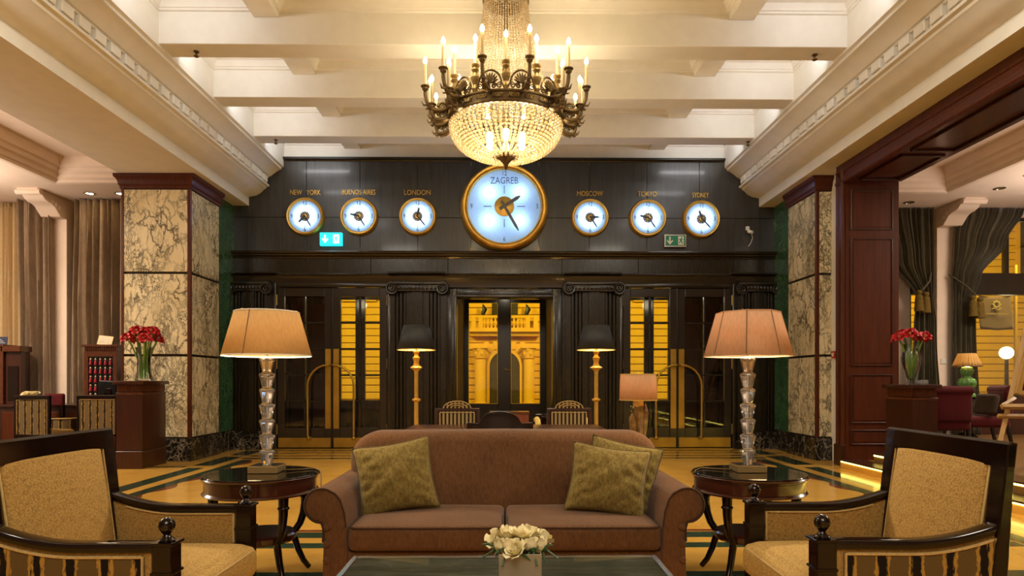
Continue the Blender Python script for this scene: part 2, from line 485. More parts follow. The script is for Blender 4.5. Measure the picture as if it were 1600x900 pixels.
M_banner = fabric('grey_banner', '#4c3b3a', '#5c4a48', 60)
M_card = plain('card', '#e8cfa0', .7)
M_navy = plain('navy_card', '#1a2340', .6)
M_quartz = plain('smoky_quartz', '#7a5a30', .15, 0, .4, var=.5, scale=14)
M_quartz_lit = plain('lit_quartz', '#d6b36a', .2, 0, .4, var=.3, scale=20)
M_globe = emit('street_globe', '#fff2c0', 14)
M_walnut_d = wood('dark_walnut', '#2c1009', '#43190e', .2, (4, 4, 10), .6, .01)
M_pale = plain('cream_leather', '#c9ab52', .5)
M_copperwood = wood('copper_wood', '#5a2c18', '#7a3e22', .35)
M_darkcush = fabric('dark_cushion', '#2a1c14', '#40301f', 60)
M_seam = plain('shade_seam_tape', '#7a5c3c', .8)
M_fadedgold = plain('faded_gold_print', '#7c6a4a', .7)
M_bounce_cover = fabric('brown_bounce_cover', '#3c2a1e', '#54402e', 40)
# ================================================================ SETTING
WY = 11.3                                        # the clock wall
# ---- floor with its inlaid bands
floor = struct(MB().box(-13, 13, -5, 13.6, -.12, 0).build('floor', M_floor, smooth=0))
MB().box(-12.9, -6.1, -4.9, 11.3, 0, .006).build('bounce_cover', M_bounce_cover, floor, 0)  # unseen dark covering added to cut the warm bounce off the left floor
def band(x0, x1, y0, y1, m=M_inlay, nm='inlay_band', h=.0012):
    return MB().box(x0, x1, y0, y1, -.004, h).build(nm, m, floor, 0)
for s in (-1, 1):
    def bx(a, b): return (min(s * a, s * b), max(s * a, s * b))
    band(*bx(3.82, 3.98), -2, 9.75)
    band(*bx(4.14, 4.36), -2, 8.85)
    band(*bx(4.14, 4.42), 9.1, 10.15)
    band(*bx(4.14, 4.42), 10.35, 11.05)
    for k in range(9):                                                       # red scallops along the inner band
        yc = 3.6 + k * .72
        p = [(s * (3.82 - .11 * math.sin(PI * i / 8)), yc - .3 + .6 * i / 8) for i in range(9)]
        MB().prism(p if s < 0 else p[::-1], 'Z', -.004, .001).build('inlay_scallop', M_inlay_r, floor, 0)
band(-6.4, -4.45, 8.93, 9.02); 
for y0, y1, m in ((9.85, 10.0, M_inlay), (10.2, 10.3, M_inlay_d), (10.62, 10.7, M_inlay_d), (11.0, 11.1, M_inlay_d)):
    band(-4.05, 4.05, y0, y1, m)
for y0, y1, m in ((5.1, 5.16, M_inlay_r), (4.9, 5.08, M_inlay), (4.6, 4.74, M_inlay), (3.84, 4.02, M_inlay)):
    band(-3.8, 3.8, y0, y1, m)

# ---- ceiling of the hall: slab, beams, purlins, mouldings
ceiling = struct(MB().box(-4.4, 4.4, -5, 13.6, 5.49, 5.62).build('ceiling', M_plaster, smooth=0))
ZB = 4.99
for y in (5.87, 7.233, 8.585, 9.948):
    MB().box(-3.98, 3.98, y, y + .31, ZB, 5.49, .006, 1).build('beam', M_plaster, ceiling)
MB().box(-3.98, 3.98, WY + .02, WY + .33, ZB + .02, 5.49).build('beam', M_plaster, ceiling)
fr = [7.233, 8.585, 9.948, WY + .02]
mold = [(0, 5.35), (-.025, 5.355), (-.03, 5.375), (-.045, 5.38), (-.05, 5.40), (-.09, 5.44), (-.15, 5.45), (-.16, 5.49), (0, 5.49)]
for k, y in enumerate(fr):
    for (x0, x1) in ((-3.92, -2.83), (-2.54, 2.54), (2.83, 3.92)):
        MB().prism([(y + a, z) for a, z in mold], 'X', x0, x1).build('coffer_moulding', M_plaster, ceiling)
    for s in (-1, 1):
        y0 = y - 1.045
        xa, xb = sorted((s * 2.54, s * 2.83))
        MB().box(xa, xb, y0, y, 5.29, 5.49, .008, 1).build('purlin', M_plaster, ceiling)
        for xs, d in ((s * 2.54, -s), (s * 2.83, s), (s * 3.9, -s)):
            MB().prism([(xs - d * a, z) for a, z in mold], 'Y', y0, y).build('coffer_moulding', M_plaster, ceiling)

# ---- long cornices left and right (trim_1, trim_2)
CP = [(3.92, 5.6), (3.89, 5.6), (3.89, 4.96), (3.925, 4.945), (3.93, 4.915), (3.97, 4.9), (4.02, 4.87), (4.08, 4.825), (4.12, 4.79), (4.15, 4.785), (4.15, 4.77),
      (4.185, 4.765), (4.185, 4.645), (4.14, 4.64), (4.145, 4.61), (4.19, 4.6), (4.2, 4.575), (4.23, 4.56), (4.29, 4.5), (4.37, 4.455), (4.47, 4.435), (4.5, 4.43), (4.5, 4.275),
      (5.72, 4.275), (5.72, 5.6)]
for s, n in ((-1, 1), (1, 2)):
    tr = struct(MB().prism([(s * a, z) for a, z in CP], 'Y', -5, WY + .3).build('trim_%d' % n, M_plaster, smooth=30))
    me = None
    for k in range(31):
        y = 3.6 + k * .25
        if me is None:
            x0, x1 = sorted((s * 4.128, s * 4.19))
            me = MB().box(x0, x1, -.085, .085, 4.655, 4.765, .008, 1).mesh('dentil', M_plaster)
        put('dentil', me, tr, (0, y, 0))

# ---- clock wall
wall = struct(MB().box(-5.8, 5.8, WY + .03, WY + .3, 3.62, 5.13).build('wall_back', M_ebony, smooth=0))
def wb(name, x0, x1, y0, y1, z0, z1, m=M_ebony, bev=.004):
    return MB().box(x0, x1, y0, y1, z0, z1, bev, 1).build(name, m, wall)
# upper panels with open joints
xs = [-4.86, -4.5, -3.49, -2.55, -1.535, -.6, .6, 1.49, 2.51, 3.44, 4.52, 4.86]
for a, b in zip(xs, xs[1:]):
    for z0, z1 in ((3.45, 4.075), (4.075, 5.09)):
        wb('panel', a + .003, b - .003, WY - .01, WY + .04, z0 + .003, z1 - .003, M_ebony, .003)
MB().prism([(WY + .02, 5.06), (WY - .02, 5.06), (WY - .03, 5.08), (WY - .06, 5.09), (WY - .06, 5.125), (WY + .02, 5.125)], 'X', -3.9, 3.9).build('top_moulding', M_ebony2, wall)
# cornice below the clocks, frieze, architrave
MB().prism([(WY + .3, 3.46), (WY - .16, 3.46), (WY - .17, 3.44), (WY - .16, 3.42), (WY - .12, 3.41), (WY - .11, 3.385), (WY - .08, 3.37), (WY - .07, 3.34), (WY + .3, 3.34)], 'X', -4.83, 4.83).build('cornice', M_ebony2, wall)
fx = [-4.83, -2.35, -1.0, 1.0, 2.35, 4.83]
for a, b in zip(fx, fx[1:]):
    wb('frieze_panel', a + .002, b - .002, WY - .06, WY + .3, 3.08, 3.34, M_ebony3)
MB().prism([(WY + .3, 3.08), (WY - .09, 3.08), (WY - .1, 3.06), (WY - .08, 3.04), (WY - .06, 3.0), (WY - .05, 2.84), (WY + .3, 2.84)], 'X', -4.83, 4.83).build('architrave', M_ebony2, wall)
for x in (-4.47, -1.535, 1.54, 4.47):
    MB().prism([(WY + .1, 3.1), (WY - .15, 3.1), (WY - .16, 3.07), (WY - .13, 3.05), (WY + .1, 3.05)], 'X', x - .5, x + .5).build('moulding', M_ebony2, wall)
# pilasters with Ionic capitals
def pilaster(xc, w):
    yb = WY + .04; n = 7 if w > .8 else 5
    pts = [(xc - w / 2, WY + .28), (xc - w / 2, yb - .1)]
    e = .09; m = .2 if w > .8 else 0.14
    for sg in (-1, 1):
        cs = [e + k * (w / 2 - m - e) / 3.0 for k in range(3)]
        if sg == -1:
            q = []
            for c_ in cs:
                q += [(xc - w / 2 + c_, yb - .1), (xc - w / 2 + c_ + .018, yb - .055), (xc - w / 2 + c_ + .05, yb - .055), (xc - w / 2 + c_ + .068, yb - .1)]
            left = q
        else:
            right = [(2 * xc - a, b) for a, b in left][::-1]
    mid = [(xc - .095, yb - .1), (xc - .09, yb - .13), (xc + .09, yb - .13), (xc + .095, yb - .1)]
    poly = pts + left + mid + right + [(xc + w / 2, yb - .1), (xc + w / 2, WY + .28)]
    p = MB().prism(poly, 'Z', .3, 2.84).build('pilaster', M_ebony3, wall, 20)
    # capital
    mb = MB()
    cw = w / 2 + .01; y1 = yb - .1; z = 2.86
    mb.box(xc - cw, xc + cw, y1 - .1, y1 + .02, z + .02, z + .06, .01, 2)
    mb.box(xc - cw + .1, xc + cw - .1, y1 - .07, y1 + .02, z - .1, z + .02, .01, 2)
    for k in range(int(w / .09)):
        x = xc - w / 2 + .17 + k * (w - .34) / max(1, int(w / .09) - 1)
        mb.ball((x, y1 - .08, z - .035), .03, 1, (1, .8, 1.3))
    mb.tube([(xc - cw + .12, y1 - .08, z - .085), (xc + cw - .12, y1 - .08, z - .085)], .012, 6)
    for sg in (-1, 1):
        cx = xc + sg * (cw - .07)
        sp = []
        for k in range(40):
            a = k / 39 * 2.4 * 2 * PI; r = .1 * (1 - k / 39) + .012
            sp.append((cx + sg * r * math.sin(a), y1 - .085 - .02 * k / 39, z - .05 + r * math.cos(a)))
        mb.tube(sp, [.02 - .008 * k / 39 for k in range(40)], 6)
        mb.lathe([(.1, 0), (.1, .07)], 18, M=Matrix.Translation((cx, y1 - .0, z - .05)) @ Matrix.Rotation(PI / 2, 4, 'X'))
    mb.build('capital', M_ebony2, p, 40)
    MB().prism([(WY + .2, 0.0), (y1 - .04, 0), (y1 - .04, .27), (y1 - .02, .29), (y1 - .02, .32), (WY + .2, .32)], 'X', xc - w / 2 - .02, xc + w / 2 + .02).build('plinth', M_marble_d, p, 30)
pilaster(-4.47, .74); pilaster(-1.53, .98); pilaster(1.56, .98); pilaster(4.47, .74)

# ---- door frames and doors
def frame(parent, x0, x1, z0, z1, w, y0, y1, m=M_ebony2):
    mb = MB()
    mb.box(x0 - w, x0, y0, y1, z0, z1 + w, .012, 2); mb.box(x1, x1 + w, y0, y1, z0, z1 + w, .012, 2); mb.box(x0, x1, y0, y1, z1, z1 + w, .012, 2)
    return mb.build('frame', m, parent)
def leaf(parent, x0, x1, hinge, yl=WY):
    """a glazed door leaf; hinge = -1 hinges on the left, +1 on the right"""
    z0, z1 = .02, 2.83; t = .06
    st = .13; zb = .38; zt = z1 - .15
    mb = MB()
    mb.box(x0, x0 + st, yl - t / 2, yl + t / 2, z0, z1, .006, 1); mb.box(x1 - st, x1, yl - t / 2, yl + t / 2, z0, z1, .006, 1)
    mb.box(x0 + st, x1 - st, yl - t / 2, yl + t / 2, z0, zb, .006, 1); mb.box(x0 + st, x1 - st, yl - t / 2, yl + t / 2, zt, z1, .006, 1)
    lf = mb.build('leaf', M_ebony2, parent)
    xm = (x0 + x1) / 2; zr = [zb + (zt - zb) * k / 5 for k in range(6)]
    mb = MB(); mb.box(xm - .017, xm + .017, yl - .025, yl + .025, zb, zt, .005, 1)
    for z in zr[1:-1]: mb.box(x0 + st, x1 - st, yl - .025, yl + .025, z - .017, z + .017, .005, 1)
    mb.build('glazing_bar', M_ebony2, lf)
    for a, b in ((x0 + st, xm - .017), (xm + .017, x1 - st)):
        for c, d in zip(zr, zr[1:]):
            MB().box(a, b, yl - .004, yl + .004, c + .014, d - .014).build('pane', M_pane, lf, 0)
    MB().box(x0 + .02, x1 - .02, yl - t / 2 - .006, yl - t / 2, z0 + .01, .2, .002, 1).build('kick_plate', M_brass, lf)
    xs_ = x1 - .115 if hinge < 0 else x0 + .015
    mb = MB().box(xs_, xs_ + .1, yl - t / 2 - .006, yl - t / 2, .36, 1.76, .002, 1)
    for k in range(9):
        for q in (.012, .088): mb.ball((xs_ + q, yl - t / 2 - .006, .42 + k * .16), .006, 1)
    mb.build('push_plate', M_brass, lf)
    s = -1 if hinge < 0 else 1
    xa = xs_ + .05 - s * .03; yo = yl - .13
    xo = xa + s * .36
    pts = [(xa, yl - .03, 1.47), (xa, yo, 1.475)] + [(xa + s * .36 * math.sin(R(a)) , yo, 1.475 - .36 * (1 - math.cos(R(a)))) for a in (15, 30, 45, 60, 75, 90)] + [(xo, yo, .8), (xo, yo, .24), (xo - s * .02, yo, .2), (xo - s * .03, yl - .03, .2)]
    MB().tube(pts, .019, 10).ball((xo - s * .01, yo + .02, .2), .036, 2).build('handle', M_brass, lf, 60)
    xh = x0 - .01 if hinge < 0 else x1 + .01
    mb = MB()
    for z in (.35, 1.5, 2.62): mb.lathe([(.012, -.09), (.016, -.085), (.016, .085), (.012, .09)], 8, (xh, yl - .035, z))
    mb.build('hinge', M_brass, lf)
def double_door(n, xa, xb):
    d = sempty('door_%d' % n)
    xm = (xa + xb) / 2
    frame(d, xa, xb, 0, 2.85, .06, WY - .07, WY + .16)
    leaf(d, xa + .005, xm - .006, -1); leaf(d, xm + .006, xb - .005, 1)
    MB().box(xm - .012, xm + .012, WY - .05, WY - .03, .02, 2.83, .003, 1).build('meeting_bead', M_ebony3, d)
    MB().box(xa, xb, WY - .1, WY + .15, 0, .012).build('threshold', M_brass, d, 0)
double_door(1, wx(435), wx(606))
double_door(2, wx(973), wx(1144))
# wall filling between pilasters and doors
for a, b in ((-4.86, wx(430)), (wx(611), wx(700)), (wx(878), wx(968)), (wx(1149), 4.86)):
    wb('wall_panel', a, b, WY - .02, WY + .3, 0, 2.84, M_ebony3)
# central opening: moulded frame and set-back glazed doors
d3 = sempty('door_3')
cx0, cx1 = wx(714), wx(863); cz = wz(466)
frame(d3, cx0, cx1, 0, cz, .165, WY - .06, WY + .2, M_ebony3)
frame(d3, cx0, cx1, 0, cz, .05, WY - .1, WY - .04)
VYD = 13.4
def vx(px): return (px - VX) / F * VYD
def vz(py): return H + (VY - py) / F * VYD
mb = MB()
L0, L1, R0, R1 = vx(732), vx(778), vx(798), vx(844); zt_, zb_ = vz(473), vz(631)
mb.box(vx(722), L0, VYD, VYD + .08, .0, 3.05); mb.box(R1, vx(854), VYD, VYD + .08, 0, 3.05)
mb.box(L1, R0, VYD - .03, VYD + .08, 0, 3.05, .01, 1); mb.box(L0, L1, VYD, VYD + .08, zt_, 3.05); mb.box(R0, R1, VYD, VYD + .08, zt_, 3.05)
mb.box(L0, L1, VYD, VYD + .08, 0, zb_); mb.box(R0, R1, VYD, VYD + .08, 0, zb_)
lf = mb.build('outer_leaf', M_ebony2, d3)
for a, b in ((L0, L1), (R0, R1)):
    MB().box(a, b, VYD + .03, VYD + .04, zb_, zt_).build('pane', M_pane, lf, 0)
    m2 = MB()
    for q in ((a, a + .012, zb_, zt_), (b - .012, b, zb_, zt_), (a, b, zb_, zb_ + .012), (a, b, zt_ - .012, zt_)):
        m2.box(q[0], q[1], VYD - .006, VYD, q[2], q[3])
    m2.build('pane_bead', M_brass, lf, 0)
MB().tube([(R0 - .03, VYD - .03, 1.42), (R0 - .03, VYD - .09, 1.42), (R0 - .14, VYD - .09, 1.44)], .012, 8).build('handle', M_brass, lf)
# vestibules: side walls, outer wall, roof
vest = struct(MB().box(-5.2, 5.2, WY + .3, VYD + .25, 3.1, 3.25).build('wall_vestibule', M_ebony3, smooth=0))
for s in (-1, 1):
    a, b = sorted((s * .85, s * .97))
    MB().box(a, b, WY + .2, VYD + .1, 0, 3.1).build('marble_side', M_marble_v, vest, 0)
    a, b = sorted((s * 4.9, s * 5.1)); MB().box(a, b, WY + .2, VYD + .1, 0, 3.1).build('side_wall', M_ebony3, vest, 0)
    # outer wall with its window to the street
    ow0, ow1 = (vx(529), vx(597)) if s < 0 else (vx(981), vx(1049))
    for q in ((s * 5.1, ow0 if s < 0 else ow1, 0, 3.1), (s * .9, ow1 if s < 0 else ow0, 0, 3.1)):
        a, b = sorted(q[:2]); MB().box(a, b, VYD, VYD + .12, 0, 3.1).build('outer_wall', M_ebony3, vest, 0)
    MB().box(ow0, ow1, VYD, VYD + .12, 0, .75).build('outer_wall', M_ebony3, vest, 0)
    MB().box(ow0, ow1, VYD, VYD + .12, 2.95, 3.1).build('outer_wall', M_ebony3, vest, 0)
    w_ = sempty('window_%d' % (1 if s < 0 else 2))
    xm = (ow0 + ow1) / 2
    mb = MB()
    for a in (ow0, xm - .1, ow1 - .05): mb.box(a, a + (.2 if a == xm - .1 else .05), VYD + .02, VYD + .1, .75, 2.95)
    mb.box(ow0, ow1, VYD + .02, VYD + .1, .75, .8); mb.box(ow0, ow1, VYD + .02, VYD + .1, 2.9, 2.95)
    mb.build('window_frame', M_ebony2, w_, 0)
    MB().box(ow0, ow1, VYD + .05, VYD + .06, .75, 2.95).build('pane', M_pane, w_, 0)
    # a panelled inner wall seen through the dark leaf
    for k in range(3):
        a, b = sorted((s * (3.72 + k * .4), s * (4.06 + k * .4)))
        for z0, z1 in ((.3, 1.3), (1.4, 2.8)):
            MB().box(a, b, VYD - .03, VYD, z0, z1, .01, 1).build('wood_panel', M_mahog, vest)

# ---- marble pillars
PF, PB = 9.59, 10.56
def pillar(s):
    p = sempty('wall_pillar_left' if s < 0 else 'wall_pillar_right')
    def sb(a, b): return tuple(sorted((s * a, s * b)))
    x0, x1 = sb(4.72, 5.69)
    MB().box(x0, x1, PF + .03, PB, 0, 4.275).build('core', M_ebony2, p, 0)
    zz = [.34, 1.58, 2.81, 4.07]
    for z0, z1 in zip(zz, zz[1:]):
        a, b = sb(4.735, 5.68)
        MB().box(a, b, PF + .004, PF + .035, z0 + .018, z1 - .018, .004, 1).build('marble_slab', M_marble, p)
        a, b = sb(4.692, 4.725)
        MB().box(a, b, PF + .045, PB - .01, z0 + .018, z1 - .018, .004, 1).build('marble_slab', M_marble, p)
    mb = MB()
    a, b = sb(4.685, 4.735); mb.box(a, b, PF - .004, PF + .045, .34, 4.07, .006, 1)
    a, b = sb(5.675, 5.716); mb.box(a, b, PF - .004, PF + .045, .34, 4.07, .006, 1)
    mb.build('corner_strip', M_mahog2, p)
    # dark plinth
    mb = MB(); a, b = sb(4.665, 5.73); mb.box(a, b, PF - .022, PB + .0, 0, .34, .006, 1)
    mb.build('plinth', M_marble_d, p)
    # wooden capital, mitred cyma profile
    prof = [(0, 4.06), (.012, 4.06), (.014, 4.1), (.03, 4.12), (.035, 4.16), (.05, 4.2), (.075, 4.225), (.08, 4.27), (0, 4.27)]
    mb = MB(); rings = []
    for d, z in prof:
        xi = 4.685 - d; xo = 5.716 + d
        rings.append([mb.bm.verts.new((s * x, y, z)) for x, y in ((xi, PF - d), (xo, PF - d), (xo, PB + .02), (xi, PB + .02))])
    for r1, r2 in zip(rings, rings[1:]):
        for i in range(4): mb.bm.faces.new((r1[i], r1[(i + 1) % 4], r2[(i + 1) % 4], r2[i]))
    mb.bm.faces.new(rings[0]); mb.bm.faces.new(rings[-1])
    bmesh.ops.recalc_face_normals(mb.bm, faces=mb.bm.faces[:])
    mb.build('capital', M_mahog2, p, 30)
    # green marble strip between pillar and clock wall
    for z0, z1 in zip([.34, 2.81], [2.81, 4.27]):
        a, b = sb(4.76, 5.2); MB().box(a, b, PB, WY, z0 + .003, z1 - .003).build('green_slab', M_green, p, 0)
    a, b = sb(4.74, 5.2); MB().box(a, b, PB, WY - .16, 0, .34, .004, 1).build('plinth', M_marble_d, p)
pillar(-1); pillar(1)

# ---- right: wooden portal and the raised room
wr = sempty('wall_right')
MB().box(4.92, 5.66, 9.16, 9.60, 0, 4.275).build('plaster_wall', M_plaster, wr, 0)
JY = 8.93
door4 = sempty('door_4')
jb = MB().box(4.78, 5.53, JY, JY + .24, 0, 4.0).build('jamb', M_mahog2, door4, 0)
JX = lambda px: (px - VX) / F * JY
JZ = lambda py: H + (VY - py) / F * JY
def raised(parent, x0, x1, z0, z1):
    w = .018
    mb = MB()
    for q in ((x0, x0 + w, z0, z1), (x1 - w, x1, z0, z1), (x0 + w, x1 - w, z0, z0 + w), (x0 + w, x1 - w, z1 - w, z1)):
        mb.box(q[0], q[1], JY - .016, JY, q[2], q[3], .005, 1)
    mb.build('panel_moulding', M_mahog, parent)
    MB().box(x0 + .04, x1 - .04, JY - .006, JY, z0 + .04, z1 - .04, .003, 1).build('panel', M_mahog2, parent)
for z0, z1 in ((JZ(358), JZ(295)), (JZ(572), JZ(371)), (JZ(662), JZ(585)), (.3, JZ(672))):
    raised(jb, JX(1332), JX(1399), z0, z1)
# architrave on the hall face: uprights and the long head
AP = [(0, 0), (-.03, 0), (-.045, .02), (-.045, .05), (-.03, .06), (-.028, .1), (-.015, .11), (-.015, .16), (-.03, .17), (-.03, .2), (0, .2)]
MB().prism([(4.775 + a, JY + .005 + b) for a, b in AP], 'Z', 0, 4.17).build('architrave', M_mahog2, door4, 30)
MB().prism([(4.775 + a, 3.975 + b) for a, b in AP], 'Y', -3, JY + .2).build('architrave', M_mahog2, door4, 30)
MB().box(4.72, 4.79, JY, JY + .215, 0, .3, .006, 1).build('plinth_block', M_mahog, door4)
MB().box(4.775, 5.6, -3, JY + .24, 4.1, 4.275).build('lintel', M_mahog2, door4, 0)
hd = MB().box(4.775, 5.56, -3, JY, 4.0, 4.12).build('soffit', M_walnut, door4, 0)  # lighter wood colour stands in for gloss reflected on the soffit
for y0, y1 in ((7.85, 8.8), (4.4, 7.7), (1.0, 4.25)):
    mb = MB(); w = .03
    for q in ((4.9, 4.9 + w, y0, y1), (5.42, 5.42 + w, y0, y1), (4.9 + w, 5.42, y0, y0 + w), (4.9 + w, 5.42, y1 - w, y1)):
        mb.box(q[0], q[1], q[2], q[3], 3.97, 4.0, .006, 1)
    mb.build('panel_moulding', M_mahog, hd)
# platform and two lit steps
st = struct(MB().box(4.88, 13, -5, 8.42, 0, .24).box(5.53, 13, 8.42, 11.35, 0, .24).build('floor_right', M_wood_floor, smooth=0))
s1 = MB().box(4.61, 4.88, -3, 8.75, 0, .105).box(4.88, 5.53, 8.42, 8.75, 0, .105).build('step', M_floor, st, 0)
MB().box(4.585, 4.9, -3, 8.76, .105, .125, .004, 1).build('nosing', M_mahog, s1)
MB().box(4.855, 5.2, -3, 8.43, .225, .2445, .004, 1).build('nosing', M_mahog, st)
MB().box(4.60, 4.61, -3, 8.72, .088, .104).build('led_strip', M_led, s1, 0)
MB().box(4.868, 4.88, -3, 8.40, .205, .222).build('led_strip', M_led, st, 0)
# ================================================================ SIDE ROOMS, STREET
def side_room(s):
    nm = 'left' if s < 0 else 'right'
    m = M_plaster2
    def sb(a, b): return tuple(sorted((s * a, s * b)))
    zc = 4.33 if s < 0 else 4.22; zp = zc + .26
    cl = struct(MB().build('ceiling_' + nm, m)) if False else sempty('ceiling_' + nm)
    a, b = sb(5.72, 13); MB().box(a, b, -5, 11.6, zp + .1, zp + .2).build('slab', m, cl, 0)
    # lower band round the sunk fields
    for (x0, x1, y0, y1) in ((5.7, 13, 10.25, 11.4), (7.15, 8.3, -5, 10.25), (9.9, 11, -5, 10.25)):
        a, b = sb(x0, x1); MB().box(a, b, y0, y1, zc, zp + .1).build('ceiling_band', m, cl, 0)
    pr = [(0, zc), (.04, zc + .01), (.05, zc + .05), (.09, zc + .07), (.1, zc + .12), (.15, zc + .15), (.16, zc + .2), (.2, zc + .22), (.22, zp + .1), (0, zp + .1)]
    for x0, x1 in ((5.72, 7.15), (8.3, 9.9), (11, 13)):
        a, b = sb(x0, x1)
        MB().prism([(10.25 - d, z) for d, z in pr], 'X', a, b).build('ceiling_moulding', m, cl)
    for x0, d_ in ((7.15, -1), (8.3, 1), (9.9, -1)):
        MB().prism([(s * (x0 + d_ * d), z) for d, z in pr], 'Y', -5, 10.25).build('ceiling_moulding', m, cl)
    wl = sempty('wall_%s_room' % nm)
    z0 = 0 if s < 0 else .24
    a, b = sb(7.58, 7.92); MB().box(a, b, 11.15, 11.5, z0, zc, .004, 1).build('pier', m, wl)
    if s < 0: MB().box(-6.75, -5.2, 11.3, 11.5, z0, zc).build('wall_face', m, wl, 0)
    else:
        MB().box(5.2, 7.2, 11.3, 11.5, z0, zc).build('wall_face', m, wl, 0)
    a, b = sb(5.2, 13); MB().box(a, b, 11.35, 11.5, 0, .9).build('wall_face', M_mahog, wl, 0)
    MB().box(a, b, 11.35, 11.5, zc - .1, zc + .3).build('wall_face', m, wl, 0)
    a, b = sb(12.9, 13.1); MB().box(a, b, -5, 11.5, 0, zc + .3).build('wall_face', m, wl, 0)
    # corbel on the pier
    cp = [(11.16, zc - .34), (11.0, zc - .33), (10.93, zc - .27), (10.86, zc - .2), (10.78, zc - .17), (10.7, zc - .16), (10.62, zc - .13), (10.56, zc - .07), (10.5, zc - .06), (10.46, zc - .03), (10.46, zc), (11.16, zc)]
    a, b = sb(7.58, 7.92)
    c_ = MB().prism(cp, 'X', a, b, bev=.006, seg=1).build('corbel', m, wl)
    mb = MB().tube([(a - .03, 10.5, zc - .05), (b + .03, 10.5, zc - .05)], .05, 10)
    for k in range(3):
        for xx in (a, b): mb.ball((xx, 10.98 - .08 * k, zc - .18 + .03 * k), .05, 1, (.4, 1, 1.2))
    mb.build('scroll', m, c_, 50)
    # windows with dark frames
    k = 5 if s < 0 else 7
    for i, (x0, x1) in enumerate(((6.75 if s < 0 else 7.2, 7.58), (7.92, 11.2))):
        w_ = sempty('window_%d' % (k + i))
        a, b = sb(x0, x1); zt = zc - .1
        mb = MB()
        for q in ((a, a + .07, .9, zt), (b - .07, b, .9, zt)): mb.box(q[0], q[1], 11.38, 11.46, q[2], q[3])
        mb.box(a, b, 11.38, 11.46, .9, .97); mb.box(a, b, 11.38, 11.46, zt - .06, zt)
        mb.box(a, b, 11.34, 11.47, 2.74, 3.12)
        xm = s * (x0 + 1.08) if i else None
        if i: mb.box(xm - .035, xm + .035, 11.38, 11.46, 3.1, zt); 
        if i: mb.box(s * 10.0 - .04, s * 10.0 + .04, 11.38, 11.46, .9, zt)
        mb.build('window_frame', M_ebony2, w_, 0)
        MB().box(a, b, 11.415, 11.425, .95, 2.76).build('pane', M_pane, w_, 0)
        MB().box(a, b, 11.415, 11.425, 3.1, zt).build('pane', M_pane, w_, 0)
side_room(-1); side_room(1)
# rear of the hall, behind the camera
struct(MB().box(-13, 13, -5.2, -5, 0, 5.7).build('wall_rear', M_plaster2, smooth=0))

# ---- drapes
def drape(name, label, mat, y, rows, nf, depth, seed=0, group=None, cat='drape', tied=None):
    """rows: (z, x0, x1) from top to bottom"""
    rnd = random.Random(seed); ph = [rnd.uniform(0, 6) for _ in range(4)]
    zs = [r[0] for r in rows]
    def at(z):
        for a, b in zip(rows, rows[1:]):
            if b[0] <= z <= a[0]:
                k = (a[0] - z) / (a[0] - b[0]); k = k * k * (3 - 2 * k)
                return a[1] + (b[1] - a[1]) * k, a[2] + (b[2] - a[2]) * k
        return rows[-1][1:]
    def fn(u, v):
        z = zs[0] + (zs[-1] - zs[0]) * v
        a, b = at(z); w = b - a
        uu = u + .02 * math.sin(u * 17 + ph[0]) + .012 * math.sin(u * 31 + ph[1] + z * .6)
        d = depth * math.sin(2 * PI * nf * uu + ph[2]) + depth * .4 * math.sin(2 * PI * nf * 1.7 * uu + ph[3] + z * .35)
        return Vector((a + w * u, y + d, z))
    o = MB().grid(fn, nf * 12, 36).build(name, mat, None, 60, solid=.006)
    tag(o, label, cat, group)
    if tied:
        px_, xw, z, zk = tied                       # knot x, hook x, knot z, hook z
        rope = MB().tube([(xw, y + .02, zk), (xw + (px_ - xw) * .5, y - .16, (z + zk) / 2 - .02), (px_, y - .19, z)], .014, 8).build('tieback', M_drape_r, o, 60)
        for dx in (-.06, .06):
            MB().lathe([(.02, .1), (.045, .08), (.05, .05), (.03, .02), (.055, 0), (.06, -.05), (.075, -.26), (.0, -.26)], 12, (px_ + dx, y - .2, z - .1 - .03 * (dx > 0))).build('tassel', M_stripe_gold, rope, 50)
    return o
M_stripe_gold = striped('gold_tassel', '#6a5420', '#2f2812', '#a88a3a', 0, .012, .2, .05)
YD = 11.05
dx = lambda px: (px - VX) / F * YD
drape('drape', 'taupe drape hanging left of the cream pier in the left room', M_drape_l, YD, [(4.3, dx(38), dx(86)), (2.2, dx(41), dx(87)), (.02, dx(40), dx(88))], 5, .07, 1)
drape('drape', 'taupe drape hanging between the cream pier and the left marble pillar', M_drape_l, YD, [(4.3, dx(119), dx(198)), (2.2, dx(115), dx(198)), (.02, dx(116), dx(199))], 8, .07, 2)
drape('sheer_curtain', 'sheer cream curtain across the window at the left edge', M_sheer, YD + .2, [(4.3, dx(-70), dx(48)), (2.2, dx(-70), dx(48)), (.02, dx(-70), dx(48))], 14, .035, 3, cat='curtain')
drape('drape', 'olive drape tied back beside the wooden portal jamb', M_drape_r, YD, [(4.2, dx(1380), dx(1464)), (3.3, dx(1398), dx(1463)), (2.62, dx(1436), dx(1461)), (2.2, dx(1432), dx(1466)), (.26, dx(1424), dx(1476))], 12, .035, 4,
      tied=(dx(1434), dx(1461), 2.75, 3.1))
drape('drape', 'olive drape tied back by the window on the right, right of the pier', M_drape_r, YD, [(4.2, dx(1498), dx(1606)), (3.6, dx(1494), dx(1577)), (3.0, dx(1492), dx(1536)), (2.62, dx(1493), dx(1525)), (2.2, dx(1492), dx(1528)), (.26, dx(1492), dx(1536))], 15, .035, 5,
      tied=(dx(1518), dx(1489), 2.66, 3.05))

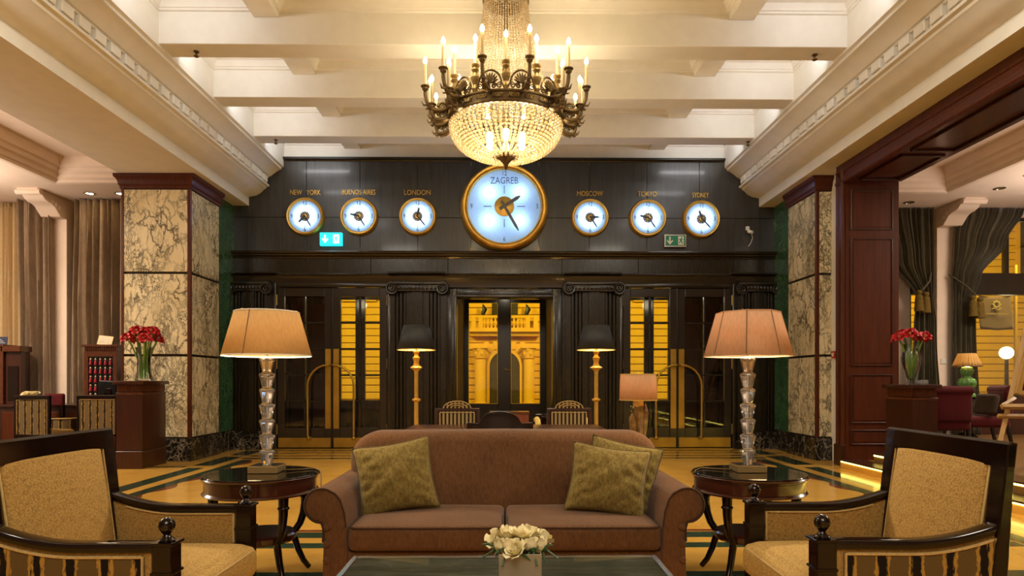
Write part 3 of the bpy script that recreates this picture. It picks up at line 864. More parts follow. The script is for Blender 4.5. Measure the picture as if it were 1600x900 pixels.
# ---- the building across the street
FY = 30.0
fac = thing('street_building', 'ochre yellow rusticated building seen through the doors and windows', 'building', (0, FY, 0))
def fx_(px): return (px - VX) / F * FY
def fz_(py): return H + (VY - py) / F * FY
ch = .33
me = MB().box(-29, 29, 0, .5, .022, ch - .022, .012, 1).mesh('course', M_facade)
for k in range(38): put('course', me, fac, (0, 0, k * ch))
MB().box(-29, 29, .06, .5, 0, 38 * ch).build('wall_core', M_facade_d, fac, 0)
MB().prism([(.1, fz_(526)), (-.5, fz_(526)), (-.55, fz_(523)), (-.75, fz_(520)), (-.75, fz_(517)), (.1, fz_(517))], 'X', fx_(735), fx_(842)).build('balcony_slab', M_facade, fac, 0)
bal = MB().box(fx_(735), fx_(842), -.7, -.55, fz_(499), fz_(495)).box(fx_(735), fx_(842), -.7, -.55, fz_(517), fz_(514)).build('balustrade', M_facade, fac, 0)
bm_ = MB().lathe([(.07, 0), (.05, .05), (.11, .2), (.045, .38), (.07, .45)], 8).mesh('baluster', M_facade)
for k in range(12):
    x = fx_(757) + (fx_(820) - fx_(757)) * k / 11
    put('baluster', bm_, bal, (x, -.62, fz_(514)))
for px in (741, 752, 824, 836): MB().box(fx_(px) - .1, fx_(px) + .1, -.72, -.53, fz_(517), fz_(495)).build('pedestal', M_facade, bal, 0)
for px in (751, 826):
    x = fx_(px)
    MB().lathe([(.32, 0), (.32, .15), (.26, .2), (.25, 2.05), (.22, 2.2), (.3, 2.25)], 16, (x, -.25, 0)).build('column', M_facade, fac)
    mb = MB()
    for k in range(10): mb.ball((x + .26 * math.cos(k * .63), -.25 + .26 * math.sin(k * .63), 2.45 + .2 * (k % 2)), .08, 1, (1, 1, 1.5))
    mb.box(x - .34, x + .34, -.58, .1, 2.7, 2.8).lathe([(.22, 2.2), (.3, 2.72)], 12, (x, -.25, 0)).build('column_capital', M_facade, fac)
ax0, ax1 = fx_(765), fx_(812); ar = (ax1 - ax0) / 2; acx = (ax0 + ax1) / 2; az = fz_(549) - ar
out = arc(acx, az, ar + .14, 180, 0, 16); inn = arc(acx, az, ar, 0, 180, 16)
MB().prism([(ax0 - .14, -.2)] + out + [(ax1 + .14, -.2), (ax1, -.2)] + inn + [(ax0, -.2)], 'Y', -.12, .1).build('door_surround', M_facade, fac)
MB().prism([(ax0, -.2)] + inn[::-1] + [(ax1, -.2)], 'Y', -.03, .1).build('arched_door', M_darkwin, fac, 0)
for k in range(9):
    a = R(20 * k + 10); r0, r1 = ar + .16, ar + .75
    c, s_ = math.cos(a), math.sin(a)
    w = .1
    MB().prism([(acx + c * r0 - s_ * w, az + s_ * r0 + c * w), (acx + c * r0 + s_ * w, az + s_ * r0 - c * w), (acx + c * r1 + s_ * w * 1.6, az + s_ * r1 - c * w * 1.6), (acx + c * r1 - s_ * w * 1.6, az + s_ * r1 + c * w * 1.6)], 'Y', -.05, .1).build('voussoir', M_facade, fac, 0)
MB().box(fx_(769), fx_(809), -.04, .1, fz_(517), fz_(463)).build('window', M_darkwin, fac, 0)
for px in (755, 822):
    mb = MB().tube([(fx_(px), -.05, fz_(497)), (fx_(px), -.4, fz_(492)), (fx_(px) + .08, -.42, fz_(485)), (fx_(px), -.42, fz_(477))], [.05, .1, .14, .02], 6)
    mb.build('lantern_bracket', M_black_plain, fac)
for x in (-24, -17, 9, 13.4, 20.3, 25):
    for z0, z1 in ((1.1, 3.2), (6.2, 9.2)):
        w = MB().box(x - .75, x + .75, -.06, .1, z0, z1).build('window', M_darkwin, fac, 0)
        mb = MB(); mb.box(x - .85, x - .75, -.14, .1, z0 - .1, z1 + .1); mb.box(x + .75, x + .85, -.14, .1, z0 - .1, z1 + .1); mb.box(x - .95, x + .95, -.2, .1, z1 + .1, z1 + .35); mb.box(x - .95, x + .95, -.2, .1, z0 - .3, z0 - .1)
        mb.box(x - .03, x + .03, -.1, 0, z0, z1)
        mb.build('window_surround', M_facade, w, 0)
for z in (4.9, 10.2):
    MB().box(6, 29, -.16, .1, z, z + .22).build('string_course', M_facade, fac, 0); MB().box(-29, -6, -.16, .1, z, z + .22).build('string_course', M_facade, fac, 0)
struct(MB().box(-40, 40, 13.7, 45, -.3, -.1).build('street_pavement', plain('asphalt', '#3c3830', .8), smooth=0))
# street lamp and banner seen through the right window
LX, LY, LZ = 15.8, 20.0, H + .044 * 20
sl = thing('street_lamp', 'street lamp with a lit white globe beyond the right window', 'street lamp', (LX, LY, -.1))
MB().lathe([(.14, 0), (.14, .3), (.07, .4), (.05, LZ - .1)], 10).build('pole', M_ebony2, sl)
MB().ball((0, 0, LZ + .1), .19, 3).build('globe', M_globe, sl)
bn = thing('banner', 'grey brown banner on a pole outside the right window', 'banner', (16.9, 21.9, 0))
MB().grid(lambda u, v: Vector((-.56 + 1.12 * u + .05 * v, .04 * math.sin(u * 9 + v * 3), 4.15 - 1.15 * v - .05 * math.sin(u * 3))), 20, 12).build('cloth', M_banner, bn, 60, solid=.01)
MB().tube([(-.62, 0, 4.17), (.72, 0, 4.17)], .03, 8).tube([(.72, 0, -.1), (.72, 0, 5.2)], .05, 8).build('pole', M_facade_d, bn)
mb = MB()
for k in range(8): mb.ball((.11 * math.cos(k * .785), -.07, 3.82 + .1 * math.sin(k * .785)), .05, 1, (1, .4, 1))
mb.tube([(-.16 + .04 * k, -.08, 3.66 + .03 * math.sin(k)) for k in range(9)], .018, 6)
mb.build('crest', M_fadedgold, bn, 60)
MB().tube([(-.36 + .03 * k, -.08, 3.5 + .025 * math.sin(k * 2.1)) for k in range(25)], .012, 6).build('script_line', M_fadedgold, bn, 60)
# ================================================================ CLOCKS, LETTERING, SIGNS ON THE WALL
RX = Matrix.Rotation(PI / 2, 4, 'X')             # turns a lathe axis +Z into -Y
def hand(name, mat, L, w, ang, y, parent, back=.25, tip=True):
    """ang in degrees clockwise from twelve"""
    a = R(ang)
    p = [(-w / 2, -L * back), (w / 2, -L * back), (w * .55, L * .8), (w * .2, L), (-w * .2, L), (-w * .55, L * .8)]
    q = [(x * math.cos(a) + z * math.sin(a), -x * math.sin(a) + z * math.cos(a)) for x, z in p]
    return MB().prism(q, 'Y', y, y + .008).build(name, mat, parent, 0)
def clock(label, px, py, r, hh, mm_, big=False):
    k = r / .335
    t = thing('wall_clock', label, 'clock', (wx(px), WY - .012, wz(py)), 0, None)
    dp = .07 if not big else .14
    ri = r * .82
    rim = [(ri * .99, -.0), (ri, dp), (ri * 1.03, dp + .015 * k), (ri * 1.06, dp + .008 * k), (ri * 1.075, dp + .022 * k), (ri * 1.12, dp + .024 * k), (ri * 1.135, dp + .008 * k), (ri * 1.155, dp + .012 * k), (ri * 1.18, dp), (ri * 1.2, dp * .8), (r, dp * .5), (r, 0)]
    MB().lathe(rim, 48, M=RX, cap=False).build('rim', M_gold, t, 30)
    MB().lathe([(ri * .995, 0), (ri * .995, .006)], 48, M=RX).build('back_plate', M_white, t, 30)
    MB().lathe([(ri, dp - .014), (ri, dp - .008)], 48, M=RX).build('dial', M_dial, t, 30)
    yf = -dp + .006
    hub = .26 * r if not big else .225 * r
    h = MB().lathe([(hub, 0), (hub, .006), (hub * .92, .012), (hub * .5, .012), (hub * .4, .02), (0.001, .02)], 24, M=Matrix.Translation((0, yf, 0)) @ RX, cap=False).build('hub', M_gold if big else M_ink, t, 30)
    if not big: MB().lathe([(hub * .5, 0), (hub * .45, .008), (.001, .01)], 16, M=Matrix.Translation((0, yf - .012, 0)) @ RX, cap=False).build('boss', M_gold, h, 40)
    if not big:
        for q in range(11):
            a = 2 * PI * q / 11
            MB().lathe([(hub * .13, 0), (hub * .13, .004)], 10, M=Matrix.Translation((hub * .76 * math.cos(a), yf - .012, hub * .76 * math.sin(a))) @ RX).build('hub_hole', M_white, h, 0)
    for s_, a in (('12', 0), ('3', 90), ('6', 180), ('9', 270)):
        d = ri * (.84 if not big else .90)
        text('numeral', s_, .105 * k if not big else .115, M_ink, (d * math.sin(R(a)), yf - .002, d * math.cos(R(a))), t, .003, .8)
        d0, d1 = (ri * .5, ri * .68) if not big else (ri * .36, ri * .56)
        w = .004 * (1.6 if big else 1)
        x0, x1 = sorted((d0 * math.sin(R(a)), d1 * math.sin(R(a)))); z0, z1 = sorted((d0 * math.cos(R(a)), d1 * math.cos(R(a))))
        MB().box(x0 - w, x1 + w, yf - .004, yf, z0 - w, z1 + w).build('hour_mark', M_ink, t, 0)
    hm = M_hand if big else M_ink
    hand('hour_hand', hm, r * (.42 if big else .45), .055 if big else .035, (hh + mm_ / 60) * 30, yf - .03, t, .3 if big else .1)
    hand('minute_hand', hm, r * .64, .045 if big else .024, mm_ * 6, yf - .04, t, .2 if big else .1)
    X0, Y0, Z0 = t.location
    if big:
        for sx in (-1, 1):
            for sz in (-1, 1): light('clock_lamp', 'AREA', (X0 + sx * .27, Y0 - .02, Z0 + sz * .25), 20, (.72, .84, 1), .24, (-PI / 2, 0, 0)).data.shape = 'DISK'
        text('city_name', 'ZAGREB', .165, M_ink, (0, yf - .004, ri * .70), t, .003, .8, None, -.001)
    else:
        light('clock_lamp', 'AREA', (X0, Y0 - .012, Z0), 9, (.80, .87, 1), .38, (-PI / 2, 0, 0)).data.shape = 'DISK'
clock('largest gold rimmed clock in the centre, its lit dial reading ZAGREB', 788, 326, .775, 1.5, 25, True)
for nm, px, py, hh, mm_ in (('NEW YORK', 479.5, 340.5, 7, 24.6), ('BUENOS AIRES', 562.5, 340, 9, 24.6), ('LONDON', 653.5, 340, 12, 23.5), ('MOSCOW', 921.5, 341, 2.6, 24.6), ('TOKYO', 1011.5, 341.5, 9, 24.3), ('SYDNEY', 1095, 343, 11, 23)):
    clock('small gold rimmed clock under the lettering ' + nm, px, py, .335, hh, mm_)
    wdt = {'NEW YORK': .74, 'BUENOS AIRES': .72, 'LONDON': .86, 'MOSCOW': .8, 'TOKYO': .78, 'SYDNEY': .64}[nm]
    s_ = nm.replace(' ', '   ') if nm == 'NEW YORK' else nm
    o = text('city_lettering', s_, .125, M_gold, (wx(px - (1 if px < 700 else 0)), WY - .02, wz(py - 38)), None, .01, wdt, None, -.0012)
    tag(o, 'gold letters reading %s above a small clock' % nm, 'lettering')

def exit_sign(label, px, py, lit):
    t = thing('exit_sign', label, 'sign', (wx(px), WY - .012, wz(py)))
    g = M_signlit if lit else M_signgreen; w = M_signwhite if lit else M_white
    MB().box(-.195, .195, -.06, .0, -.115, .115, .006, 1).build('housing', M_signlit if lit else M_chrome, t)
    MB().box(-.172, .172, -.066, -.058, -.085, .09).build('panel', g, t, 0)
    MB().prism([(-.012, .07), (.012, .07), (.012, -.02), (.045, .015), (.055, -.005), (0, -.07), (-.055, -.005), (-.045, .015), (-.012, -.02)], 'Y', -.07, -.064, M=Matrix.Translation((-.1, 0, 0))).build('arrow', w, t, 0)
    d = MB().box(.045, .145, -.07, -.064, -.075, .075).build('doorway', w, t, 0)
    M = Matrix.Translation((.095, -.074, .0))
    man = MB().ball((.012, 0, .052), .013, 1, (1, .3, 1), M=M)
    man.prism([(-.015, .035), (.015, .04), (.012, -.005), (.03, -.03), (.014, -.06), (.002, -.055), (.014, -.03), (-.008, -.015), (-.03, -.05), (-.045, -.04), (-.018, -.01)], 'Y', 0, .006, M=M)
    man.prism([(-.01, .036), (-.04, .03), (-.042, .005), (-.034, .004), (-.032, .022), (-.01, .024)], 'Y', 0, .006, M=M)
    man.prism([(.012, .036), (.03, .012), (.046, .018), (.046, .026), (.03, .022), (.015, .04)], 'Y', 0, .006, M=M)
    man.build('running_figure', g, d, 0)
    if lit: light('sign_lamp', 'POINT', (wx(px), WY - .2, wz(py)), .8, (.1, .9, 1), .1)
exit_sign('lit cyan exit sign with arrow and running figure, below New York clock', 519.5, 375.5, True)
exit_sign('unlit green exit sign with white arrow and running figure, below Tokyo clock', 1054.5, 377, False)

t = thing('security_camera', 'small white security camera on the dark wall right of the clocks', 'camera', (wx(1168), WY - .012, wz(360)))
MB().box(-.03, .03, -.05, 0, 0, .07, .006, 1).build('bracket', M_white, t)
MB().lathe([(.02, 0), (.03, .01), (.03, .1), (.024, .11)], 12, M=Matrix.Translation((0, -.05, -.02)) @ Matrix.Rotation(R(115), 4, 'X') @ Matrix.Rotation(R(25), 4, 'Y')).build('camera_body', M_white, t)
MB().tube([(.03, -.02, .03), (.07, -.03, -.05), (.09, -.03, -.13), (.06, -.03, -.22), (.02, -.02, -.28)], .006, 6).build('cable', M_white, t)

# ================================================================ CHANDELIER
CX, CY = .01, 6.9
ch_ = thing('chandelier', 'large bronze and crystal chandelier with candle lamps hanging in the centre', 'chandelier', (CX, CY, 0))
# ring
ringp = [(.585, 3.95), (.62, 3.945), (.632, 3.955), (.632, 3.975), (.622, 3.985), (.622, 4.04), (.634, 4.05), (.636, 4.065), (.61, 4.075), (.59, 4.07), (.585, 3.95)]
ring = MB().lathe(ringp, 72, cap=False).build('ring', M_bronze, ch_, 30)
mb = MB()
for k in range(24):
    a = 2 * PI * (k + .5) / 24; M = Matrix.Rotation(a, 4, 'Z')
    for j in range(7):
        mb.tube([(.626, -.05 + .014 * j + .012 * math.sin(b), 4.012 + .02 * math.cos(b + j)) for b in (0, 1.2, 2.4, 3.6, 4.8)], .005, 5, M=M)
mb.build('ring_ornament', M_bronze_g, ring, 60)
# shell cresting: 12 shells with scrolls between
mb = MB()
for j in range(9):
    a = R(20 * j + 10)
    mb.tube([(.615, .0, 4.13), (.632, .05 * math.cos(a), 4.13 + .055 * math.sin(a)), (.628, .088 * math.cos(a), 4.14 + .092 * math.sin(a))], [.008, .016, .006], 6)
mb.tube([(.615, .12 * math.cos(R(b)), 4.11 + .15 * math.sin(R(b))) for b in range(0, 181, 12)], .011, 6)
for s in (-1, 1):
    for (cy_, cz_, r0) in ((.1, 4.1, .035), (.045, 4.1, .03)):
        mb.tube([(.618, s * (cy_ + r0 * (1 - b / 14) * math.cos(b * .8)), cz_ + r0 * (1 - b / 14) * math.sin(b * .8)) for b in range(13)], .008, 6)
shell = mb.mesh('shell_crest', M_bronze, 60)
for k in range(12): put('shell_crest', shell, ch_, None, (0, 0, 2 * PI * (k + .5) / 12 - PI / 2))
# candles
candle = MB().lathe([(.0155, 0), (.0165, .01), (.0145, .23), (.012, .245)], 12).mesh('candle', M_candle)
bulb = MB().lathe([(.009, .24), (.018, .255), (.022, .272), (.017, .292), (.004, .315)], 12).mesh('bulb', M_bulb)
cup = [(.012, -.06), (.02, -.055), (.016, -.045), (.03, -.03), (.034, -.012), (.03, -.008), (.046, 0), (.048, .008), (.02, .01)]
def candle_at(p, par=None):
    c = put('candle', candle, ch_, p); put('bulb', bulb, c)
nz_ = lambda a: (math.cos(a), math.sin(a))
# upper arms
def arm_mesh(r0, z0, r1, z1):
    mb = MB()
    pts = []
    for i in range(15):
        u = i / 14
        x = r0 + (r1 - r0) * (1 - (1 - u) ** 1.6); z = z0 - .05 * math.sin(PI * u) + (z1 - .06 - z0) * u ** 2.6
        pts.append((x, 0, z))
    mb.tube(pts, [.02 + .012 * math.sin(PI * min(1, i / 9)) for i in range(15)], 8)
    mb.lathe(cup, 14, (r1, 0, z1))
    for (cx_, cz_, rr, sg) in ((r0 + .065, z0 + .01, .055, 1),):
        mb.tube([(cx_ + rr * (1 - b / 17) * math.cos(b * .75 * sg), 0, cz_ + rr * (1 - b / 17) * math.sin(b * .75 * sg)) for b in range(16)], [.016 - .0006 * b for b in range(16)], 6)
    for u in (5, 9):
        x, _, z = pts[u]
        for s in (-1, 1): mb.tube([(x, 0, z - .01), (x + .025, s * .015, z - .025), (x + .045, s * .02, z - .02)], [.009, .009, .003], 6)
    x, _, z = pts[10]
    mb.tube([(x, 0, z), (x + .05, 0, z - .01), (x + .075, 0, z + .03)], [.014, .012, .003], 6)
    return mb.mesh('arm', M_bronze, 60)
upper = arm_mesh(.62, 4.06, .87, 4.26); lower = arm_mesh(.62, 3.97, .80, 4.08)
for k in range(12):
    a = -PI / 2 + 2 * PI * (k + .5) / 12
    put('arm', upper, ch_, None, (0, 0, a)); candle_at((.87 * math.cos(a), .87 * math.sin(a), 4.26))
    if k not in (0, 11):
        put('arm', lower, ch_, None, (0, 0, a)); candle_at((.80 * math.cos(a), .80 * math.sin(a), 4.08))
fin = MB().lathe([(.02, 4.06), (.035, 4.1), (.022, 4.14), (.045, 4.19), (.05, 4.215), (.03, 4.24), (.024, 4.26), (.04, 4.29), (.03, 4.31), (.046, 4.33), (.048, 4.34), (.02, 4.342)], 14).mesh('candle_socket', M_bronze_g)
for k in range(12):
    a = -PI / 2 + 2 * PI * k / 12
    put('candle_socket', fin, ch_, (.61 * math.cos(a), .61 * math.sin(a), 0)); candle_at((.61 * math.cos(a), .61 * math.sin(a), 4.335))
# crystal bowl and skirt of bead strings
def strings(name, prof, n, rb, gap):
    # resample the profile
    L = [0]
    for a, b in zip(prof, prof[1:]): L.append(L[-1] + math.hypot(b[0] - a[0], b[1] - a[1]))
    m = int(L[-1] / gap); mb = MB()
    base = bmesh.new(); bmesh.ops.create_icosphere(base, subdivisions=1, radius=rb)
    bv = [v.co.copy() for v in base.verts]; bf = [[v.index for v in f.verts] for f in base.faces]; base.free()
    V = []; Fc = []
    for i in range(m + 1):
        l = L[-1] * i / m
        j = max(k for k in range(len(L) - 1) if L[k] <= l + 1e-9); u = (l - L[j]) / (L[j + 1] - L[j])
        r = prof[j][0] + (prof[j + 1][0] - prof[j][0]) * u; z = prof[j][1] + (prof[j + 1][1] - prof[j][1]) * u
        step = 1
        while 2 * PI * r / (n / step) < rb * 1.9: step *= 2
        for k in range(0, n, step):
            a = 2 * PI * k / n; c = Vector((r * math.cos(a), r * math.sin(a), z)); o = len(V)
            V += [v + c for v in bv]; Fc += [[q + o for q in f] for f in bf]
    me = bpy.data.meshes.new(name); me.from_pydata(V, [], Fc)
    for p in me.polygons: p.use_smooth = True
    me.materials.append(M_bead)
    return put(name, me, ch_, stuff=True)
bowl = []
for i in range(25):
    u = i / 24; t_ = .02 + u * .98
    th = t_ * PI / 2
    bowl.append((.6 * max(0, math.cos(th)) ** (2 / 2.5), 3.95 - .35 * math.sin(th) ** (2 / 2.2)))
bowl = [(r, z) for r, z in bowl if r > .1]
strings('crystal_bowl', bowl, 64, .0185, .038)
strings('crystal_skirt', [(.23, 5.27), (.245, 5.1), (.27, 4.9), (.325, 4.65), (.39, 4.45), (.47, 4.28), (.585, 4.08)], 60, .0125, .027)
MB().lathe([(.001, 3.47), (.012, 3.48), (.02, 3.52), (.04, 3.55), (.06, 3.575), (.1, 3.6), (.125, 3.62), (.125, 3.635), (.09, 3.65), (.001, 3.66)], 24, cap=False).build('finial', M_bronze, ch_, 40)
MB().lathe([(.215, 5.26), (.25, 5.27), (.255, 5.3), (.24, 5.33), (.25, 5.38), (.22, 5.4), (.215, 5.26)], 36, cap=False).build('crown', M_bronze, ch_, 30)
MB().lathe([(.02, 3.66), (.02, 4.5), (.05, 4.55), (.02, 4.6), (.02, 5.4), (.09, 5.44), (.12, 5.488)], 12).build('stem', M_bronze, ch_, 30)
mb = MB()
for k in range(6):
    a = R(60 * k); mb.tube([(.02 * math.cos(a), .02 * math.sin(a), 5.38), (.22 * math.cos(a), .22 * math.sin(a), 5.32)], .01, 6)
    mb.tube([(.02 * math.cos(a), .02 * math.sin(a), 4.0), (.59 * math.cos(a), .59 * math.sin(a), 4.02)], .012, 6)
mb.build('spokes', M_bronze, ch_, 30)
inner = MB().lathe([(.012, -.06), (.03, -.05), (.035, 0), (.03, .05), (.012, .06)], 12).mesh('inner_bulb', M_bulb)
for k in range(6):
    a = R(60 * k + 30); put('inner_bulb', inner, ch_, (.2 * math.cos(a), .2 * math.sin(a), 3.78))
for k in range(6):
    a = R(60 * k)
    light('chandelier_lamp', 'POINT', (CX + .75 * math.cos(a), CY + .75 * math.sin(a), 4.5), 5.6, WARM, .08)
    light('chandelier_lamp', 'POINT', (CX + .3 * math.cos(a), CY + .3 * math.sin(a), 3.85), 5, WARM, .05)
light('chandelier_lamp', 'POINT', (CX, CY, 4.7), 6, WARM, .08)
# ================================================================ SOFA
sofa = thing('sofa', 'brown chenille roll-arm sofa with two seat cushions, facing the camera', 'sofa', (0, 3.5, 0))
MB().box(-.9, .9, .03, .9, .06, .26, .015, 2).build('base', M_sofa, sofa)
mb = MB()
for x in (-.98, .98):
    for y in (.1, .85): mb.lathe([(.022, 0), (.035, .07)], 10, (x, y, 0))
mb.build('foot', M_black, sofa)
# backrest: rounded panel, leaning
def back_outline():
    p = [(-.98, .1), (.98, .1)]
    p += arc(.83, .68, .185, 0, 90, 8) + [(.0, .872)] + arc(-.83, .68, .185, 90, 180, 8)
    return p
mb = MB().prism(back_outline(), 'Y', .6, .88, bev=.07, seg=5)
for v in mb.bm.verts: v.co.y += max(0, v.co.z - .3) * .16
mb.build('backrest', M_sofa, sofa, 60)
# seat cushions
for s in (-1, 1):
    c = MB().rbox((s * .432, .31, .335), (.855, .64, .14), .035, 6, crown=.02, crown_y=.012).build('seat_cushion', M_sofa, sofa, 60)
    x0, x1 = s * .432 - .418, s * .432 + .418
    MB().tube([(x0, .3, .398), (x0 + .004, .01, .396), (x0 + .03, -.012, .396), (s * .432, -.02, .397), (x1 - .03, -.012, .396), (x1 - .004, .01, .396), (x1, .3, .398)], .006, 6).build('piping', M_pipe, c, 60)
# roll arms
def arm_outline(s):
    cx, cz, r = .998, .518, .094
    p = [(.86, .06), (.86, .42)]
    p += [(.868, .5), (.89, .56)]
    p = [(1.0, .06), (.992, .32), (.99, .39), (1.0, .424)] + [(cx + r * math.cos(R(a)), cz + r * math.sin(R(a))) for a in range(-70, 116, 12)] + [(.925, .585), (.898, .55), (.876, .48), (.866, .40), (.86, .06)]
    return [(s * x, z) for x, z in p]
for s in (-1, 1):
    q = arm_outline(s)
    a = MB().prism(q, 'Y', .0, .93, bev=.012, seg=2).build('arm', M_sofa, sofa, 50)
    MB().tube([(x, -.004, z) for x, z in q[1:-1]], .006, 6).build('piping', M_pipe, a, 60)
    for z in (.40, .31, .22): MB().lathe([(.02, 0), (.02, .006), (.013, .012), (.001, .013)], 14, M=Matrix.Translation((s * .972, 0, z)) @ RX, cap=False).build('button', M_sofa, a, 50)

# ---- throw pillows
def pillow(label, c, w, h, th, roll, lean, yaw, seed):
    rnd = random.Random(seed); ph = [rnd.uniform(0, 6) for _ in range(6)]
    t = thing('throw_pillow', label, 'pillow', c)
    t.rotation_euler = (lean, roll, yaw)
    def outline(u, v):
        return (w / 2 * u * (1 - .085 * (1 - v * v) ** 1.2), h / 2 * v * (1 - .085 * (1 - u * u) ** 1.2))
    def side(sg):
        def f(a, b):
            u, v = 2 * a - 1, 2 * b - 1
            x, z = outline(u, v)
            e = max(0, (1 - u * u) * (1 - v * v))
            d = th / 2 * e ** .42
            wr = .004 * math.sin(14 * u + 5 * v + ph[0]) * math.sin(4 * v + ph[1]) + .009 * math.sin(18 * v + 7 * u * u + ph[2]) * (u * u) + .005 * math.sin(9 * v - 6 * u + ph[3]) * (1 - abs(v)) + .007 * math.sin(24 * v + 3 * u) * max(0, -u - .2) + .006 * math.sin(20 * u - 16 * v) * max(0, u * -v)
            return Vector((x, sg * (d + wr * min(1, e * 3)), z))
        return f
    mb = MB().grid(side(-1), 30, 30).grid(side(1), 30, 30)
    bmesh.ops.remove_doubles(mb.bm, verts=mb.bm.verts[:], dist=.0005)
    bmesh.ops.recalc_face_normals(mb.bm, faces=mb.bm.faces[:])
    mb.build('cover', M_pillow, t, 80)
    ed = []
    for (a, b) in [(i / 12, 0) for i in range(12)] + [(1, i / 12) for i in range(12)] + [(1 - i / 12, 1) for i in range(12)] + [(0, 1 - i / 12) for i in range(12)]:
        x, z = outline(2 * a - 1, 2 * b - 1); ed.append((x, 0, z))
    MB().tube(ed, .005, 6, closed=True).build('piping', M_pipe2, t, 60)
pillow('olive chenille pillow alone at the left end of the sofa', (X(617, 3.9), 3.93, .605), .475, .45, .23, R(-9), R(-17), R(8), 1)
pillow('olive chenille pillow at the right end of the sofa, in front of another', (X(949, 3.88), 3.86, .595), .475, .43, .23, R(7), R(-20), R(-10), 2)
pillow('olive chenille pillow peeking out behind the front one at the right end', (X(972, 3.98), 4.0, .62), .45, .41, .12, R(11), R(-17), R(-14), 3)

# ================================================================ ARMCHAIRS
def armchair(label, loc, rz):
    """faces local +X"""
    t = thing('armchair', label, 'armchair', loc, rz, None)
    hw = .365                                      # half distance between the posts
    for s in (-1, 1):
        y = s * hw
        p = MB().box(.30, .372, y - .038, y + .038, 0, .6, .004, 1).box(.294, .378, y - .044, y + .044, .485, .496, .003, 1).box(.292, .38, y - .046, y + .046, .592, .604, .003, 1).build('front_post', M_black, t)
        MB().lathe([(.028, 0), (.03, .005), (.017, .014), (.012, .024), (.018, .031), (.027, .045), (.03, .058), (.027, .071), (.017, .083), (.001, .089)], 18, (.336, y, .604), cap=False).build('finial', M_black, p, 60)
        # arm: level in front, sweeping up to the back
        pr = []
        for i in range(15):
            u = i / 14; x = .30 - .62 * u
            z = .584 + .07 * max(0, (u - .45) / .55) ** 2
            pr.append((x, z))
        mb = MB()
        top = [(x, z + .016) for x, z in pr]; bot = [(x, z - .018) for x, z in pr][::-1]
        mb.prism(top + bot, 'Y', y - .032, y + .032, bev=.006, seg=2)
        mb.build('armrest', M_black, t, 30)
        lower = [(x, z - .02) for x, z in pr]
        MB().prism([(.29, .2)] + [(min(x, .29), z) for x, z in lower] + [(-.318, .2)], 'Y', y - .02, y + .02).build('side_panel', M_weave2, t, 30)
        yo = y + s * .022
        o = MB().prism([(.265, .2)] + [(min(x, .265), z - .012) for x, z in lower if x > -.29] + [(-.30, .618), (-.30, .2)], 'Y', min(yo, yo + s * .008), max(yo, yo + s * .008)).build('outer_panel', M_stripe, t, 30)
        pts = [(.262, yo + s * .008, .2)] + [(min(x, .262), yo + s * .008, z - .014) for x, z in lower if x > -.285] + [(-.296, yo + s * .008, .613), (-.298, yo + s * .008, .2)]
        MB().tube(pts, .006, 6).build('piping', M_cord, o, 60)
        yi = y - s * .022
        pts = [(.285, yi, .42)] + [(min(x, .285), yi, z - .006) for x, z in lower[:-2]]
        MB().tube(pts, .006, 6).build('piping', M_cord, o, 60)
        # rear leg and stile, leaning back
        MB().prism([(-.34, 0), (-.29, 0), (-.28, .3), (-.275, .45), (-.33, .96), (-.362, .965), (-.33, .45), (-.335, .3)], 'Y', y - .04, y + .04, bev=.005, seg=1).build('back_post', M_black, t, 30)
    MB().prism([(-.322, .875), (-.332, .962), (-.345, .972), (-.368, .966), (-.358, .875)], 'Y', -hw - .04, hw + .04, bev=.005, seg=1).build('top_rail', M_black, t, 30)
    MB().box(-.34, .33, -hw, hw, .17, .27, .006, 1).build('seat_rail', M_black, t)
    MB().prism([(-.332, .3), (-.356, .89), (-.348, .89), (-.31, .3)], 'Y', -hw + .03, hw - .03).build('back_panel', M_stripe, t, 30)
    # padded back
    mb = MB().rbox((0, 0, 0), (.036, 2 * hw - .12, .54), .016, 5)
    for v in mb.bm.verts:
        if v.co.x > 0: v.co.x += .03 * max(0, 1 - (v.co.y / .32) ** 2) * max(0, 1 - (v.co.z / .28) ** 2)
        v.co.x -= (v.co.z) * .14; v.co.x -= .306; v.co.z += .625
    b = mb.build('back_cushion', M_weave, t, 60)
    e = [(-.306 - z * .14 + .014, y, .625 + z) for y, z in ((-.31, -.2), (-.315, .26), (-.305, .272), (.305, .272), (.315, .26), (.31, -.2))]
    MB().tube(e, .005, 6).build('piping', M_cord, b, 60)
    MB().rbox((.065, 0, .345), (.66, 2 * hw - .05, .16), .06, 6, crown=.025).build('seat_cushion', M_weave, t, 60)
    mb = MB().rbox((.37, 0, .345), (.10, 2 * hw - .1, .15), .045, 4); mb.build('seat_front', M_weave, t, 60)
    e = [(.36, -hw + .06, .41), (.395, -hw + .075, .405), (.41, -hw + .12, .40), (.413, 0, .40), (.41, hw - .12, .40), (.395, hw - .075, .405), (.36, hw - .06, .41)]
    MB().tube(e, .005, 6).build('piping', M_cord, t, 60)
    return t
armchair('black lacquered armchair with beige woven seat on the left, facing right', (-1.595, 2.762, 0), 0)
armchair('black lacquered armchair with beige woven seat on the right, facing left', (1.555, 2.775, 0), PI - R(2))

